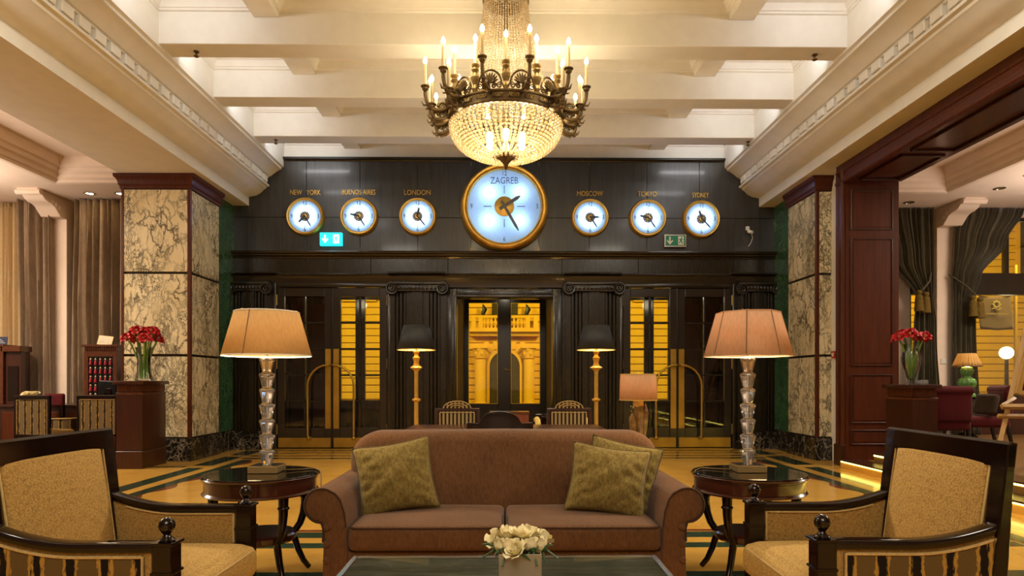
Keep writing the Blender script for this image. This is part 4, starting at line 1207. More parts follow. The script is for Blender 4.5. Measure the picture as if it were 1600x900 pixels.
# ================================================================ ROUND SIDE TABLES AND CRYSTAL LAMPS
def round_table(label, loc):
    t = thing('side_table', label, 'table', loc)
    MB().lathe([(.316, .525), (.329, .528), (.333, .536), (.325, .544), (.32, .548), (.32, .605), (.328, .61), (.328, .618), (.337, .622), (.341, .629), (.337, .634), (.001, .634)], 64, cap=False).build('apron', M_walnut_d, t, 30)
    MB().lathe([(.001, .634), (.331, .634), (.334, .638), (.331, .642), (.001, .642)], 64, cap=False).build('glass_top', M_smoke, t, 30)
    MB().lathe([(.001, .235), (.19, .235), (.205, .25), (.205, .275), (.19, .285), (.001, .285)], 40, cap=False).build('shelf', M_walnut_d, t, 30)
    mb = MB()
    pts = [(.285, 0, .53), (.285, 0, .47), (.283, 0, .42), (.272, 0, .36), (.25, 0, .30), (.212, 0, .255), (.21, 0, .22), (.235, 0, .14), (.272, 0, .06), (.31, 0, 0.01)]
    mb.tube(pts, [.03, .028, .026, .024, .022, .022, .022, .02, .018, .017], 10)
    mb.lathe([(.027, 0), (.034, .006), (.034, .014), (.027, .02)], 12, (.285, 0, .455))
    me = mb.mesh('leg', M_black, 60)
    for k in range(4): put('leg', me, t, None, (0, 0, R(45 + 90 * k)))
    return t

def crystal_lamp(label, loc, shade_mat_, panels, cord_dir, watts=26):
    t = thing('table_lamp', label, 'lamp', loc)
    b = MB().box(-.088, .088, -.08, .08, 0, .042, .003, 1).build('base', M_mirror_tint, t)
    MB().box(-.078, .078, -.07, .07, .042, .046).build('base_plate', M_chrome, b, 0)
    z = .046
    cups = [(.026, 0), (.03, .004), (.044, .068), (.047, .076), (.045, .084), (.03, .09)]
    me = MB().lathe(cups, 10).mesh('crystal_cup', M_crystal, 20)
    for k in range(7): put('crystal_cup', me, t, (0, 0, z + k * .094), (0, 0, R(18 * k)))
    collar = MB().lathe([(.03, 0), (.034, .003), (.02, .006)], 16).mesh('collar', M_gold)
    for k in range(7): put('collar', collar, t, (0, 0, z + k * .094 + .088))
    MB().lathe([(.006, 0), (.006, .72)], 8, (0, 0, z)).build('rod', M_chrome, t, 30)
    r0, r1, z0, z1 = .26, .188, .71, .975
    seg = panels if panels else 48
    sh = MB().lathe([(r0, z0), (r1, z1)], seg, cap=False, sq=.5 if panels else 0).build('lamp_shade', shade_mat_, t, 30 if not panels else 5, solid=.003)
    for r, zz in ((r0, z0), (r1, z1)):
        MB().tube([(r * math.cos(2 * PI * (i + (.5 if panels else 0)) / seg), r * math.sin(2 * PI * (i + (.5 if panels else 0)) / seg), zz) for i in range(seg)], .004, 6, closed=True).build('shade_trim', M_white_in if not panels else M_shade4, sh, 60)
    ks = range(panels) if panels else (0,)
    seam = MB().tube([(r0, 0, z0), (r1, 0, z1)], .0035, 5).mesh('shade_seam', M_seam, 60)
    for k in ks: put('shade_seam', seam, sh, None, (0, 0, 2 * PI * (k + .5) / panels if panels else R(-100)))
    mb = MB()
    for k in range(3):
        a = R(120 * k); mb.tube([(0, 0, .97), (r1 * .99 * math.cos(a), r1 * .99 * math.sin(a), .982)], .003, 5)
    mb.tube([(0, 0, .75), (0, 0, 1.0)], .004, 6)
    mb.build('shade_carrier', M_brass, t, 30)
    MB().ball((0, 0, .86), .03, 2, (1, 1, 1.3)).build('bulb', M_bulb, t, 60)
    s = cord_dir
    MB().tube([(s * .09, .02, .01), (s * .16, .06, .006), (s * .25, .12, .006), (s * .29, .06, .006), (s * .32, .02, .003), (s * .335, -.02, -.02), (s * .338, -.03, -.14)], .0035, 6).build('cord', M_brass_cord, t, 60)
    light('lamp_bulb', 'POINT', (loc[0], loc[1], loc[2] + .77), watts, (1, .84, .58), .03)
    return t
M_brass_cord = plain('golden_cord', '#6a5226', .4)
M_mirror_tint = plain('mirrored_glass', '#a48e62', .12, .45, 0, var=.05)  # mirrored glass; the golden floor's reflection is put into its base colour
round_table('round dark side table on curved legs, left of the sofa', (-1.477, 3.9, 0))
round_table('round dark side table on curved legs, right of the sofa', (1.49, 3.9, 0))
crystal_lamp('crystal column lamp with smooth amber linen shade, on left side table', (-1.455, 3.93, .643), M_shade, 0, 1)
crystal_lamp('crystal column lamp with seamed rose linen shade, on right side table', (1.497, 3.93, .643), M_shade2, 8, -1, 36)

# ================================================================ COFFEE TABLE AND ROSES
t = thing('coffee_table', 'low dark coffee table with glass top and bright metal edge, in front', 'table', (0, 2.2, 0))
MB().box(-.63, .63, -.53, .53, .435, .446).build('stone_top', M_tabtop, t, 0)
mb = MB()
for q in ((-.65, -.625, -.55, .55), (.625, .65, -.55, .55), (-.625, .625, .525, .55), (-.625, .625, -.55, -.525)): mb.box(q[0], q[1], q[2], q[3], .42, .451, .003, 1)
mb.build('metal_edge', M_chrome, t)
MB().box(-.624, .624, -.524, .524, .446, .450).build('glass_top', M_pane, t, 0)
mb = MB()
me = MB().box(-.03, .03, -.03, .03, 0, .43, .004, 1).mesh('leg', M_black)
for x in (-.6, .6):
    for y in (-.5, .5): put('leg', me, t, (x, y, 0))
MB().box(-.6, .6, -.5, .5, .34, .42, .004, 1).build('apron', M_black, t)
vx0, vy0 = X(812, 2.25), 2.25
v = thing('cube_vase', 'square silvered vase holding white roses on the coffee table', 'vase', (vx0, vy0, .451))
mb = MB()
for q in ((-.073, .073, -.073, -.068), (-.073, .073, .068, .073), (-.073, -.068, -.068, .068), (.068, .073, -.068, .068)): mb.box(q[0], q[1], q[2], q[3], 0, .158, .001, 1)
mb.box(-.068, .068, -.068, .068, 0, .006).build('body', M_pottery, v)
MB().box(-.067, .067, -.067, .067, .006, .12).build('water_filling', M_leaf, v, 0)
def rose_parts():
    mb = MB()
    rnd = random.Random(4)
    for ring_, (n, r, hgt, tilt) in enumerate(((3, .010, .034, .05), (4, .017, .036, .2), (5, .024, .034, .42), (6, .030, .028, .75))):
        for k in range(n):
            a0 = 2 * PI * k / n + ring_ * .7 + rnd.uniform(-.1, .1); wd = 2 * PI / n * 1.25
            def fn(u, v, a0=a0, wd=wd, r=r, hgt=hgt, tilt=tilt):
                a = a0 + (u - .5) * wd * (.55 + .45 * math.sin(PI * min(1, v * 1.1 + .1)))
                rr = .006 + (r - .006) * math.sin(v * PI / 2) ** .8 + tilt * .012 * max(0, v - .7) * 3.3
                z = hgt * v * (1 - .15 * (2 * u - 1) ** 2) - tilt * .006 * v
                return Vector((rr * math.cos(a), rr * math.sin(a), z))
            mb.grid(fn, 7, 6)
    return mb.mesh('petals', M_rose, 80)
rose_me = rose_parts()
calyx = MB().lathe([(.003, -.05), (.003, -.008), (.012, 0), (.016, .008)], 8).tube([(.012, 0, 0), (.026, 0, -.012), (.036, .0, -.03)], [.004, .005, .001], 5).tube([(-.012, .003, 0), (-.024, .0, -.014)], [.004, .001], 5).mesh('stem', M_leaf)
first = None
GR = 'white roses in the square vase'; rk = 0
ROSES = ['leftmost white rose in the square vase, drooping past its left edge', 'second white rose from the left in the square vase front row', 'middle front white rose in the square vase, facing the camera', 'fourth white rose from the left in the square vase front row', 'rightmost white rose in the square vase, drooping past its right edge']
for (a, b, zz, ax, ay) in ((-.085, -.03, .165, .3, -.95), (-.045, -.055, .165, .55, -.5), (-.01, -.065, .162, .75, 0), (.045, -.05, .166, .55, .5), (.088, -.03, .166, .3, 1.0),
                           (-.05, .0, .19, .1, -.4), (.0, -.015, .198, .2, 0), (.05, .005, .188, .1, .5), (-.04, .05, .185, -.5, -.3), (.03, .05, .187, -.5, .3), (.075, .045, .172, -.3, .8), (-.08, .04, .172, -.3, -.8)):
    o = thing('rose', ROSES[rk] if rk < 5 else 'white rose behind the front row in the square silvered vase', 'flower', (vx0 + a, vy0 + b, .451 + zz), 0, GR); rk += 1
    o.rotation_euler = (ax, ay, random.uniform(0, 6)); o.scale = (1.12,) * 3
    put('petals', rose_me, o); put('stem', calyx, o)

# ================================================================ DESK BEHIND THE SOFA AND ITS CHAIRS
d = thing('writing_desk', 'dark wooden writing desk behind the sofa', 'desk', (.01, 5.98, 0))
MB().box(-.92, .92, -.47, .47, .725, .76, .006, 2).build('desk_top', M_walnut, d)
MB().box(-.86, .86, -.41, .41, .62, .725, .004, 1).build('apron', M_mahog, d)
me = MB().lathe([(.025, 0), (.03, .1), (.038, .6), (.04, .625)], 12).mesh('leg', M_mahog)
for x in (-.84, .84):
    for y in (-.39, .39): put('leg', me, d, (x, y, 0))
for k in range(3): 
    dr = MB().box(-.28, .28, -.425, -.41, .635, .712, .004, 1).build('drawer', M_mahog, d, loc=(-.57 + .57 * k, 0, 0))
    MB().ball((0, -.435, .674), .012, 1).build('knob', M_brass, dr)
def striped_chair(label, loc, rz=0):
    t = thing('striped_chair', label, 'chair', loc, rz, None)
    mb = MB()
    for x in (-.225, .225): mb.box(x - .018, x + .018, -.02, .02, .40, .895, .005, 1)
    mb.box(-.243, .243, -.022, .022, .868, .90, .005, 1); mb.box(-.225, .225, -.02, .02, .50, .53, .004, 1)
    mb.build('back_frame', M_mahog, t)
    MB().rbox((0, -.01, .70), (.39, .05, .33), .02, 4).build('back_pad', M_stripe_c, t, 60)
    MB().tube([(-.185, -.035, .545), (-.185, -.035, .855), (.185, -.035, .855), (.185, -.035, .545)], .006, 6).build('piping', M_cord, t, 60)
    a = MB().prism([(x, .898 + z) for x, z in arc(0, 0, .15, 180, 0, 14)], 'Y', -.02, .02, bev=.006, seg=1)
    for v in a.bm.verts: v.co.z = .898 + (v.co.z - .898) * .52
    cr = a.build('crest', M_stripe_c, t, 40)
    for rr in (.15, .105, .065): MB().tube([(x, -.024, .90 + z * .52) for x, z in arc(0, 0, rr, 180, 0, 14)], .0055, 6).build('piping', M_cord, cr, 60)
    MB().rbox((0, -.22, .42), (.47, .46, .1), .035, 4, crown=.02).build('seat', M_stripe_c, t, 60)
    me = MB().lathe([(.014, 0), (.022, .37)], 8).mesh('leg', M_mahog)
    for x in (-.2, .2):
        for y in (-.41, -.0): put('leg', me, t, (x, y, 0))
    return t
striped_chair('striped chair with arched crest behind the desk, on the left', (X(714.5, 7.0), 7.0, 0))
striped_chair('striped chair with arched crest behind the desk, on the right', (X(889, 7.0), 7.0, 0))
t = thing('desk_chair', 'dark wooden chair with arched back between sofa and desk', 'chair', (-.04, 5.2, 0))
mb = MB().prism([(-.27, .5), (.27, .5), (.27, .853), (.262, .862), (.175, .855)] + [(x, .855 + z * .62) for x, z in arc(0, 0, .165, 8, 172, 14)] + [(-.175, .855), (-.262, .862), (-.27, .853)], 'Y', -.02, .02, bev=.006, seg=2)
mb.build('backrest', M_black, t, 30)
MB().rbox((0, .22, .44), (.5, .44, .07), .03, 4).build('seat', M_burg, t, 60)
me = MB().box(-.022, .022, -.022, .022, 0, .45, .004, 1).mesh('leg', M_black)
for x in (-.23, .23):
    for y in (0, .4): put('leg', me, t, (x, y, 0))
t = thing('tub_chair', 'low tub chair with cream edged arm beyond the desk, right of centre', 'chair', (.70, 8.0, 0))
MB().prism(arc(0, 0, .34, 20, 160, 14) + arc(0, 0, .25, 160, 20, 14), 'Z', .2, .78, bev=.02, seg=2).build('backrest', M_black, t, 40)
MB().rbox((0, 0, .38), (.5, .5, .16), .05, 4).build('seat', M_burg, t, 60)
for s in (-1, 1):
    MB().tube([(s * .3, -.3, .1), (s * .3, -.3, .6), (s * .3, -.27, .67), (s * .3, -.2, .71), (s * .3, 0, .72), (s * .3, .2, .70)], .035, 10).build('arm', M_pale, t, 60)
me = MB().lathe([(.015, 0), (.022, .22)], 8).mesh('leg', M_black)
for x in (-.2, .2):
    for y in (-.2, .2): put('leg', me, t, (x, y, 0))
t = thing('console_table', 'low brown console with pale edge in front of the central doors', 'table', (X(796, 9.6), 9.75, 0))
MB().box(-.30, .30, -.16, .16, .70, .735, .004, 1).build('top', M_walnut, t)
MB().box(-.29, .29, -.15, .15, .38, .70, .004, 1).build('body', M_copperwood, t)
me = MB().box(-.025, .025, -.025, .025, 0, .38).mesh('leg', M_mahog, 0)
for x in (-.26, .26):
    for y in (-.12, .12): put('leg', me, t, (x, y, 0))

# ---- gilded floor lamps with black shades
def floor_lamp(label, loc):
    t = thing('floor_lamp', label, 'lamp', loc)
    prof = [(.15, 0), (.155, .02), (.13, .035), (.04, .06), (.03, .12), (.028, .5), (.027, .93), (.05, .945), (.058, .955), (.05, .965), (.026, .98), (.026, 1.28), (.03, 1.33), (.06, 1.355), (.082, 1.37), (.07, 1.38), (.04, 1.40), (.032, 1.44), (.045, 1.49), (.05, 1.50), (.03, 1.515), (.024, 1.54), (.04, 1.57), (.04, 1.58), (.015, 1.59), (.012, 1.66)]
    MB().lathe(prof, 20).build('stand', M_giltmatt, t, 40)
    r0, r1, z0, z1 = .247, .163, 1.60, 1.914
    sh = MB().lathe([(r0, z0), (r1, z1)], 40, cap=False).build('lamp_shade', M_black_shade, t, 30, solid=.003)
    MB().lathe([(r0 - .006, z0 + .002), (r1 - .006, z1)], 40, cap=False).build('shade_lining', M_shade_in, sh, 30)
    MB().tube([(r0 * math.cos(2 * PI * i / 40), r0 * math.sin(2 * PI * i / 40), z0) for i in range(40)], .005, 6, closed=True).build('shade_trim', M_gold, sh, 60)
    MB().ball((0, 0, 1.70), .03, 2).build('bulb', M_bulb, t, 60)
    light('lamp_bulb', 'POINT', (loc[0], loc[1], 1.75), 42, (1, .86, .60), .04)
M_giltmatt = plain('gilt_wood', '#c79c3e', .4, .4, var=.15)
floor_lamp('gilded floor lamp with black shade left of the central doors', (X(650.5, 8.3), 8.3, 0))
floor_lamp('gilded floor lamp with black shade right of the central doors', (X(931.5, 8.3), 8.3, 0))
# ---- small quartz lamp on its stand
qx, qy = X(997, 6.5), 6.5
t = thing('pedestal_stand', 'small dark stand carrying the quartz lamp behind the sofa', 'table', (qx, qy, 0))
MB().lathe([(.14, 0), (.13, .03), (.03, .06), (.03, .56), (.11, .6), (.12, .62), (.001, .62)], 20, cap=False).build('body', M_black, t, 40)
t = thing('quartz_lamp', 'small lamp with rough quartz base and faceted copper shade', 'lamp', (qx, qy, .62))
rnd = random.Random(3)
mb = MB()
def crystal(c, r, h, tilt, rot):
    M = Matrix.Translation(c) @ Matrix.Rotation(rot, 4, 'Z') @ Matrix.Rotation(tilt, 4, 'X')
    mb.lathe([(r * .85, 0), (r, h * .3), (r * .92, h * .78), (r * .1, h)], 6, M=M)
crystal((0, 0, 0), .06, .41, .05, .3); crystal((.04, .0, 0), .045, .35, .1, 1.5); crystal((-.045, -.02, .02), .04, .24, -.12, 2.2); crystal((-.05, .02, .03), .03, .2, .2, .8); crystal((.02, -.05, 0), .035, .3, .1, 3)
b_ = mb.build('quartz_base', M_quartz, t, 10)
mb = MB(); crystal((.0, -.005, .30), .062, .12, .05, .3); mb.build('lit_quartz_tip', M_quartz_lit, b_, 10)  # tip coloured paler for the lamp's glow on the stone
sh = MB().lathe([(.192, .385), (.182, .645)], 8, cap=False, sq=.5).build('lamp_shade', M_shade4, t, 5, solid=.003)
mb = MB()
for zz, r in ((.385, .192), (.645, .182)):
    mb.tube([(r * math.cos(2 * PI * (i + .5) / 8), r * math.sin(2 * PI * (i + .5) / 8), zz) for i in range(8)], .005, 6, closed=True)
mb.build('shade_trim', M_pale, sh, 30)
MB().lathe([(.005, .3), (.005, .66), (.02, .665), (.001, .69)], 8).build('rod', M_brass, t, 30)
light('lamp_bulb', 'POINT', (qx, qy, 1.13), 7, (1, .82, .56), .03)
# ================================================================ RECEPTION COUNTERS WITH FLOWERS
def counter(label, x0, x1, y0, y1, z0, z1):
    t = thing('flower_counter', label, 'counter', ((x0 + x1) / 2, (y0 + y1) / 2, z0))
    w, d, h = (x1 - x0) / 2, (y1 - y0) / 2, z1 - z0
    MB().box(-w + .03, w - .03, -d + .03, d - .03, 0, .24, .004, 1).box(-w + .035, w - .035, -d + .035, d - .035, .246, h - .19, .004, 1).build('body', M_mahog, t)
    MB().box(-w + .05, w - .05, -d + .05, d - .05, h - .19, h - .05).build('frieze_core', M_black, t, 0)
    mb = MB()
    n = max(6, int(2 * w / .025))
    for k in range(n):
        x = -w + .06 + (2 * w - .12) * k / (n - 1); mb.box(x - .006, x + .006, -d + .035, -d + .05, h - .15, h - .055)
    n = max(6, int(2 * d / .025))
    for k in range(n):
        y = -d + .06 + (2 * d - .12) * k / (n - 1)
        for s in (-1, 1):
            a, b = sorted((s * (w - .035), s * (w - .05))); mb.box(a, b, y - .006, y + .006, h - .15, h - .055)
    mb.box(-w + .03, w - .03, -d + .03, d - .03, h - .19, h - .16, .003, 1)
    mb.build('reeding', M_walnut, t, 0)
    MB().box(-w, w, -d, d, h - .05, h, .008, 2).build('counter_top', M_mahog, t)
    return t
counter('mahogany counter with reeded frieze before the left marble pillar', -5.32, -4.9, 8.72, 9.4, 0, 1.2)
counter('mahogany counter with reeded frieze on the raised floor at right', 4.89, 5.26, 7.64, 8.26, .24, 1.155)

def amaryllis_mesh():
    mb = MB()
    for k in range(6):
        a0 = 2 * PI * k / 6; off = .0 if k % 2 else .008
        def fn(u, v, a0=a0, off=off):
            w = .034 * math.sin(PI * min(.96, .12 + v * .85)) ** .9 * (2 * u - 1)
            r = .008 + .075 * v ** 1.1; z = .075 * math.sin(v * 1.75) - .02 * v * v - off + .004 * (2 * u - 1) ** 2 * v
            c = Vector((r, w, z)); return Matrix.Rotation(a0, 3, 'Z') @ c
        mb.grid(fn, 4, 7)
    return mb.mesh('bloom', M_red, 80)
bloom = amaryllis_mesh()
sm_ = MB().lathe([(.0015, 0), (.0015, .05), (.004, .056), (.001, .06)], 5)
for k in range(1, 6):
    a = k * 1.05; sm_.lathe([(.0015, 0), (.0015, .05), (.004, .056), (.001, .06)], 5, M=Matrix.Rotation(.3, 4, (math.cos(a), math.sin(a), 0)))
stamen = sm_.mesh('stamens', M_card)
def vase(label, loc, prof):
    t = thing('glass_vase', label, 'vase', loc)
    MB().lathe(prof, 32, cap=False).build('body', M_vase, t, 60)
    return t
def stem_from(label, base, top, group):
    """an amaryllis: stalk from the vase bottom to the head, two or three blooms on it"""
    t = thing('amaryllis', label, 'flower', base, 0, group)
    d = Vector(top) - Vector(base)
    MB().tube([(0, 0, .012), (d.x * .25, d.y * .25, d.z * .5), (d.x * .7, d.y * .7, d.z * .85), d], .012, 7).build('stem', M_stem, t, 60)
    out = Vector((d.x, d.y, .12)).normalized()
    for k in range(3):
        a = k * 2.1 + base[0] * 7 + top[0] * 13
        dr = (out + Vector((math.cos(a), math.sin(a), .2)) * .9).normalized()
        q = dr.to_track_quat('Z', 'Y').to_euler()
        b = put('bloom', bloom, t, tuple(d + dr * .02), q); put('stamens', stamen, b)
vl = (X(225, 9.05), 9.05, 1.2)
vase('tall clear glass vase of red amaryllis on the left counter', vl, [(.05, 0), (.11, .0), (.12, .012), (.115, .03), (.09, .12), (.085, .3), (.1, .42), (.115, .47), (.11, .47), (.095, .42), (.08, .3), (.085, .12), (.1, .03), (.0, .02)])
for k in range(9):
    a = 2 * PI * k / 9 + .3; r = .2 if k % 2 else .12
    stem_from('red amaryllis in the tall glass vase on the left counter', (vl[0] + .035 * math.cos(a), vl[1] + .035 * math.sin(a), 1.222), (vl[0] + r * math.cos(a), vl[1] + r * .8 * math.sin(a), 1.2 + (.56 if k % 2 else .66)), 'amaryllis on the left counter')
vr = (X(1424, 7.9), 7.9, 1.155)
vase('waisted crystal vase of red amaryllis on the right counter', vr, [(.03, 0), (.055, .0), (.06, .012), (.05, .03), (.06, .06), (.105, .26), (.115, .33), (.1, .39), (.075, .43), (.09, .5), (.085, .5), (.068, .43), (.09, .39), (.104, .33), (.095, .26), (.05, .07), (.0, .05)])
for k in range(5):
    a = 2 * PI * k / 5 + .5
    stem_from('red amaryllis in the waisted crystal vase on the right counter', (vr[0] + .02 * math.cos(a), vr[1] + .02 * math.sin(a), 1.215), (vr[0] + .14 * math.cos(a), vr[1] + .1 * math.sin(a), 1.155 + .55 + .04 * (k % 2)), 'amaryllis on the right counter')
t = thing('glass_ashtray', 'small square glass ashtray beside the vase on the right counter', 'ashtray', (X(1440, 7.75), 7.75, 1.155))
mb = MB().box(-.045, .045, -.045, .045, 0, .02, .003, 1)
for s in (-1, 1): mb.box(s * .045 - .008, s * .045 + .008, -.05, .05, 0, .055, .003, 1); mb.box(-.04, .04, s * .045 - .008, s * .045 + .008, 0, .055, .003, 1)
mb.build('bowl', M_crystal, t)

# ================================================================ LEFT ROOM: KEY RACKS, DESK, CHAIRS
def px_(px, Y): return X(px, Y)
desk = thing('reception_desk', 'long mahogany reception desk under the key racks in the left room', 'desk', (-7.55, 10.62, 0))
MB().box(-1.35, 1.75, -.36, .33, .78, .82, .006, 1).build('desk_top', M_mahog, desk)
MB().box(-1.3, 1.7, -.32, .3, 0, .78, .004, 1).build('body', M_mahog, desk)
for k in range(4):
    MB().box(-1.22 + k * .75, -.56 + k * .75, -.335, -.32, .12, .7, .006, 1).build('door_panel', M_mahog2, desk)
GT = {}
tassel_cap = MB().lathe([(.004, .055), (.008, .05), (.013, .045), (.013, .034), (.008, .03)], 8).mesh('tassel_head', M_card)
tassel_body = MB().lathe([(.009, .03), (.014, .01), (.025, -.05), (.022, -.055), (.001, -.055)], 8, cap=False).mesh('tassel_skirt', M_redtassel, 60)
CN = ['leftmost', 'second from left', 'in the middle', 'second from right', 'rightmost']; RN = ['bottom', 'second lowest', 'middle', 'second highest', 'top']
def key_rack(label, x0, x1, z0, z1, y, ncol, nrow, tlabel, group, side=None):
    t = thing('key_rack', label, 'cabinet', ((x0 + x1) / 2, y, z0))
    w = (x1 - x0) / 2; h = z1 - z0
    mb = MB().box(-w, w, .0, .2, 0, h - .1).build('case', M_mahog, t, 0)
    mb = MB()
    mb.box(-w, -w + .07, -.04, 0, 0, h - .1, .004, 1); mb.box(w - .07, w, -.04, 0, 0, h - .1, .004, 1); mb.box(-w + .07, w - .07, -.04, 0, h - .2, h - .1, .004, 1)
    mb.box(-w + .07, w - .07, -.04, 0, 0, .03, .004, 1)
    mb.build('frame', M_walnut, t)
    MB().box(-w - .03, w + .03, -.07, .22, h - .04, h, .006, 1).build('top', M_walnut, t)
    m2 = MB()
    n = int(2 * w / .03)
    for k in range(n): m2.box(-w + .02 + k * .03, -w + .036 + k * .03, -.055, .2, h - .1, h - .04)
    m2.build('reeding', M_walnut, t, 0)
    MB().box(-w + .07, w - .07, -.004, .0, .03, h - .2).build('black_back', M_black_plain, t, 0)
    zz0, zz1 = .06, h - .2
    dz = (zz1 - zz0) / nrow
    for r in range(nrow + 1):
        if r: MB().box(-w + .07, w - .07, -.03, -.004, zz0 + r * dz - .012, zz0 + r * dz - .006).build('shelf_strip', M_black_plain, t, 0)
    for r in range(nrow):
        for c in range(ncol):
            x = (x0 + x1) / 2 - w + .07 + (2 * w - .14) * (c + .5) / ncol
            if x / y * F + VX < -6: continue
            k = thing('key_tassel', 'red tassel %s in %s row, rack %s' % (CN[c], RN[r], tlabel), 'tassel', (x, y - .04, z0 + zz0 + r * dz + dz * .45), 0, group)
            put('tassel_head', tassel_cap, k); put('tassel_skirt', tassel_body, k)
    return t
KY = 10.62
kx = lambda px: (px - VX) / F * KY
kz = lambda py: H + (VY - py) / F * KY
key_rack('wooden key rack of red tassels behind the left counter, card on top', kx(138), kx(189), .82, kz(539), KY, 5, 5, 'by left counter', 'tassels in the rack by the left counter')
key_rack('wooden key rack of red tassels at the left edge of the picture', kx(-34), kx(14), .82, kz(539), KY, 5, 5, 'at left edge', 'tassels in the rack at the left edge')
t = thing('side_cabinet', 'plain dark cabinet joined right of the left edge key rack', 'cabinet', (kx(27), KY, .82))
MB().box(-.13, .13, 0, .2, 0, kz(550) - .82, .004, 1).build('body', M_mahog, t); MB().box(-.14, .15, -.06, .22, kz(550) - .82, kz(541) - .82, .004, 1).build('top', M_walnut, t)
MB().box(-.09, .09, -.01, 0, .05, .62, .004, 1).build('door', M_black, t)
o = thing('notice_card', 'cream notice card propped on top of the key rack by the pillar', 'card', (kx(164), KY + .05, kz(539)))
o.rotation_euler = (R(-14), R(6), 0)
MB().box(-.12, .12, -.004, .004, 0, .155).build('card', M_card, o, 0)
mb = MB()
for k in range(5): mb.box(-.09 + .01 * (k % 2), .09 - .015 * (k % 3), -.0055, -.004, .03 + k * .022, .037 + k * .022)
mb.build('printed_lines', M_walnut, o, 0)
o = thing('notice_card', 'navy notice card on top of the rack at the left edge', 'card', (kx(3), KY + .05, kz(539))); o.rotation_euler = (R(-10), 0, 0)
MB().box(-.11, .11, -.004, .004, 0, .135).build('card', M_navy, o, 0)
mb = MB()
for k in range(3): mb.box(-.08, .08 - .03 * k, -.0055, -.004, .03 + k * .028, .036 + k * .028)
mb.build('printed_lines', M_white, o, 0)
t = thing('monitor', 'black flat monitor seen from behind on the reception desk', 'monitor', (X(170, 10.36), 10.36, .82))
MB().box(-.12, .12, -.07, .07, 0, .015, .004, 1).box(-.03, .03, -.015, .02, .015, .16).build('stand', M_black_plain, t)
mb = MB().rbox((0, 0, .0), (.27, .05, .29), .018, 3); 
mb.build('housing', M_black_plain, t, 50, loc=(0, -.02, .24), rot=(R(8), R(4), R(8)))
MB().box(-.06, .06, -.05, -.02, .14, .26, .006, 1).build('mount', M_black, t)
def stripe_back_chair(label, loc, rz, w=.5, h=1.0):
    t = thing('reception_chair', label, 'chair', loc, rz)
    mb = MB()
    for x in (-w / 2 + .02, w / 2 - .02): mb.box(x - .02, x + .02, -.02, .02, 0, h, .005, 1)
    mb.box(-w / 2, w / 2, -.024, .024, h - .05, h + .005, .006, 1)
    mb.box(-w / 2 + .02, w / 2 - .02, -.02, .02, .38, .42, .004, 1)
    f = mb.build('back_frame', M_black, t)
    MB().box(-w / 2 + .035, w / 2 - .035, -.012, .02, .42, h - .055, .004, 1).build('back_panel', M_stripe_b, t)
    e = w / 2 - .04
    MB().tube([(-e, -.016, .425), (-e, -.016, h - .062), (e, -.016, h - .062), (e, -.016, .425)], .005, 6, closed=True).build('piping', M_cord, t, 60)
    MB().rbox((0, .25, .42), (w, .46, .1), .03, 4, crown=.02).build('seat', M_weave2, t, 60)
    for x in (-w / 2 + .03, w / 2 - .03): MB().box(x - .02, x + .02, .42, .46, 0, .42, .004, 1).build('leg', M_black, t)
    return t
c1 = stripe_back_chair('striped back chair before the reception desk, nearer the left edge', (px_(51, 9.3), 9.3, 0), R(-4), .54, .985)
c2 = stripe_back_chair('striped back chair tucked beside the left flower counter', (px_(153, 9.45), 9.45, 0), 0, .60, .985)
t = thing('low_stool_chair', 'low striped tub seat between the two striped chairs', 'chair', (px_(97, 9.95), 9.95, 0))
MB().prism(arc(0, 0, .22, 180, 360, 12) + [(.22, .2), (-.22, .2)], 'Z', .12, .62, bev=.015, seg=2).build('body', M_stripe_b, t, 40)
MB().tube([(x, y, .625) for x, y in arc(0, 0, .222, 180, 360, 14)], .008, 6).build('piping', M_cord, t, 60)
MB().lathe([(.16, 0), (.18, .12)], 16).build('plinth', M_black, t, 30)
t = thing('leather_chair', 'burgundy leather chair behind the striped chair in the left room', 'chair', (px_(83, 10.1), 10.14, 0))
MB().rbox((0, 0, .9), (.3, .08, .2), .03, 3).build('backrest', M_burg, t, 60)
MB().rbox((.0, 0, .45), (.34, .22, .1), .03, 3).build('seat', M_burg, t, 60)
MB().box(-.14, -.1, -.03, .03, 0, .85).box(.1, .14, -.03, .03, 0, .85).build('frame', M_black, t)
t = thing('flower_bowl', 'small bowl on a stem holding white roses behind the striped chair', 'vase', (px_(50, 9.8), 9.8, 0))
MB().lathe([(.12, 0), (.1, .02), (.02, .06), (.02, .8), (.1, .92), (.11, .965), (.10, .965), (.001, .92)], 16, cap=False).build('body', M_pottery, t, 40)
for k, (a, b) in enumerate(((-.09, -.02), (-.045, -.05), (.0, -.05), (.05, -.04), (.09, -.02), (-.03, .03), (.04, .03))):
    o = thing('rose', 'white rose in the small stemmed bowl in the left room', 'flower', (px_(50, 9.8) + a, 9.8 + b, .985), 0, 'white roses in the left room')
    o.scale = (1.5,) * 3; o.rotation_euler = (.4, a * 6, k)
    put('petals', rose_me, o)

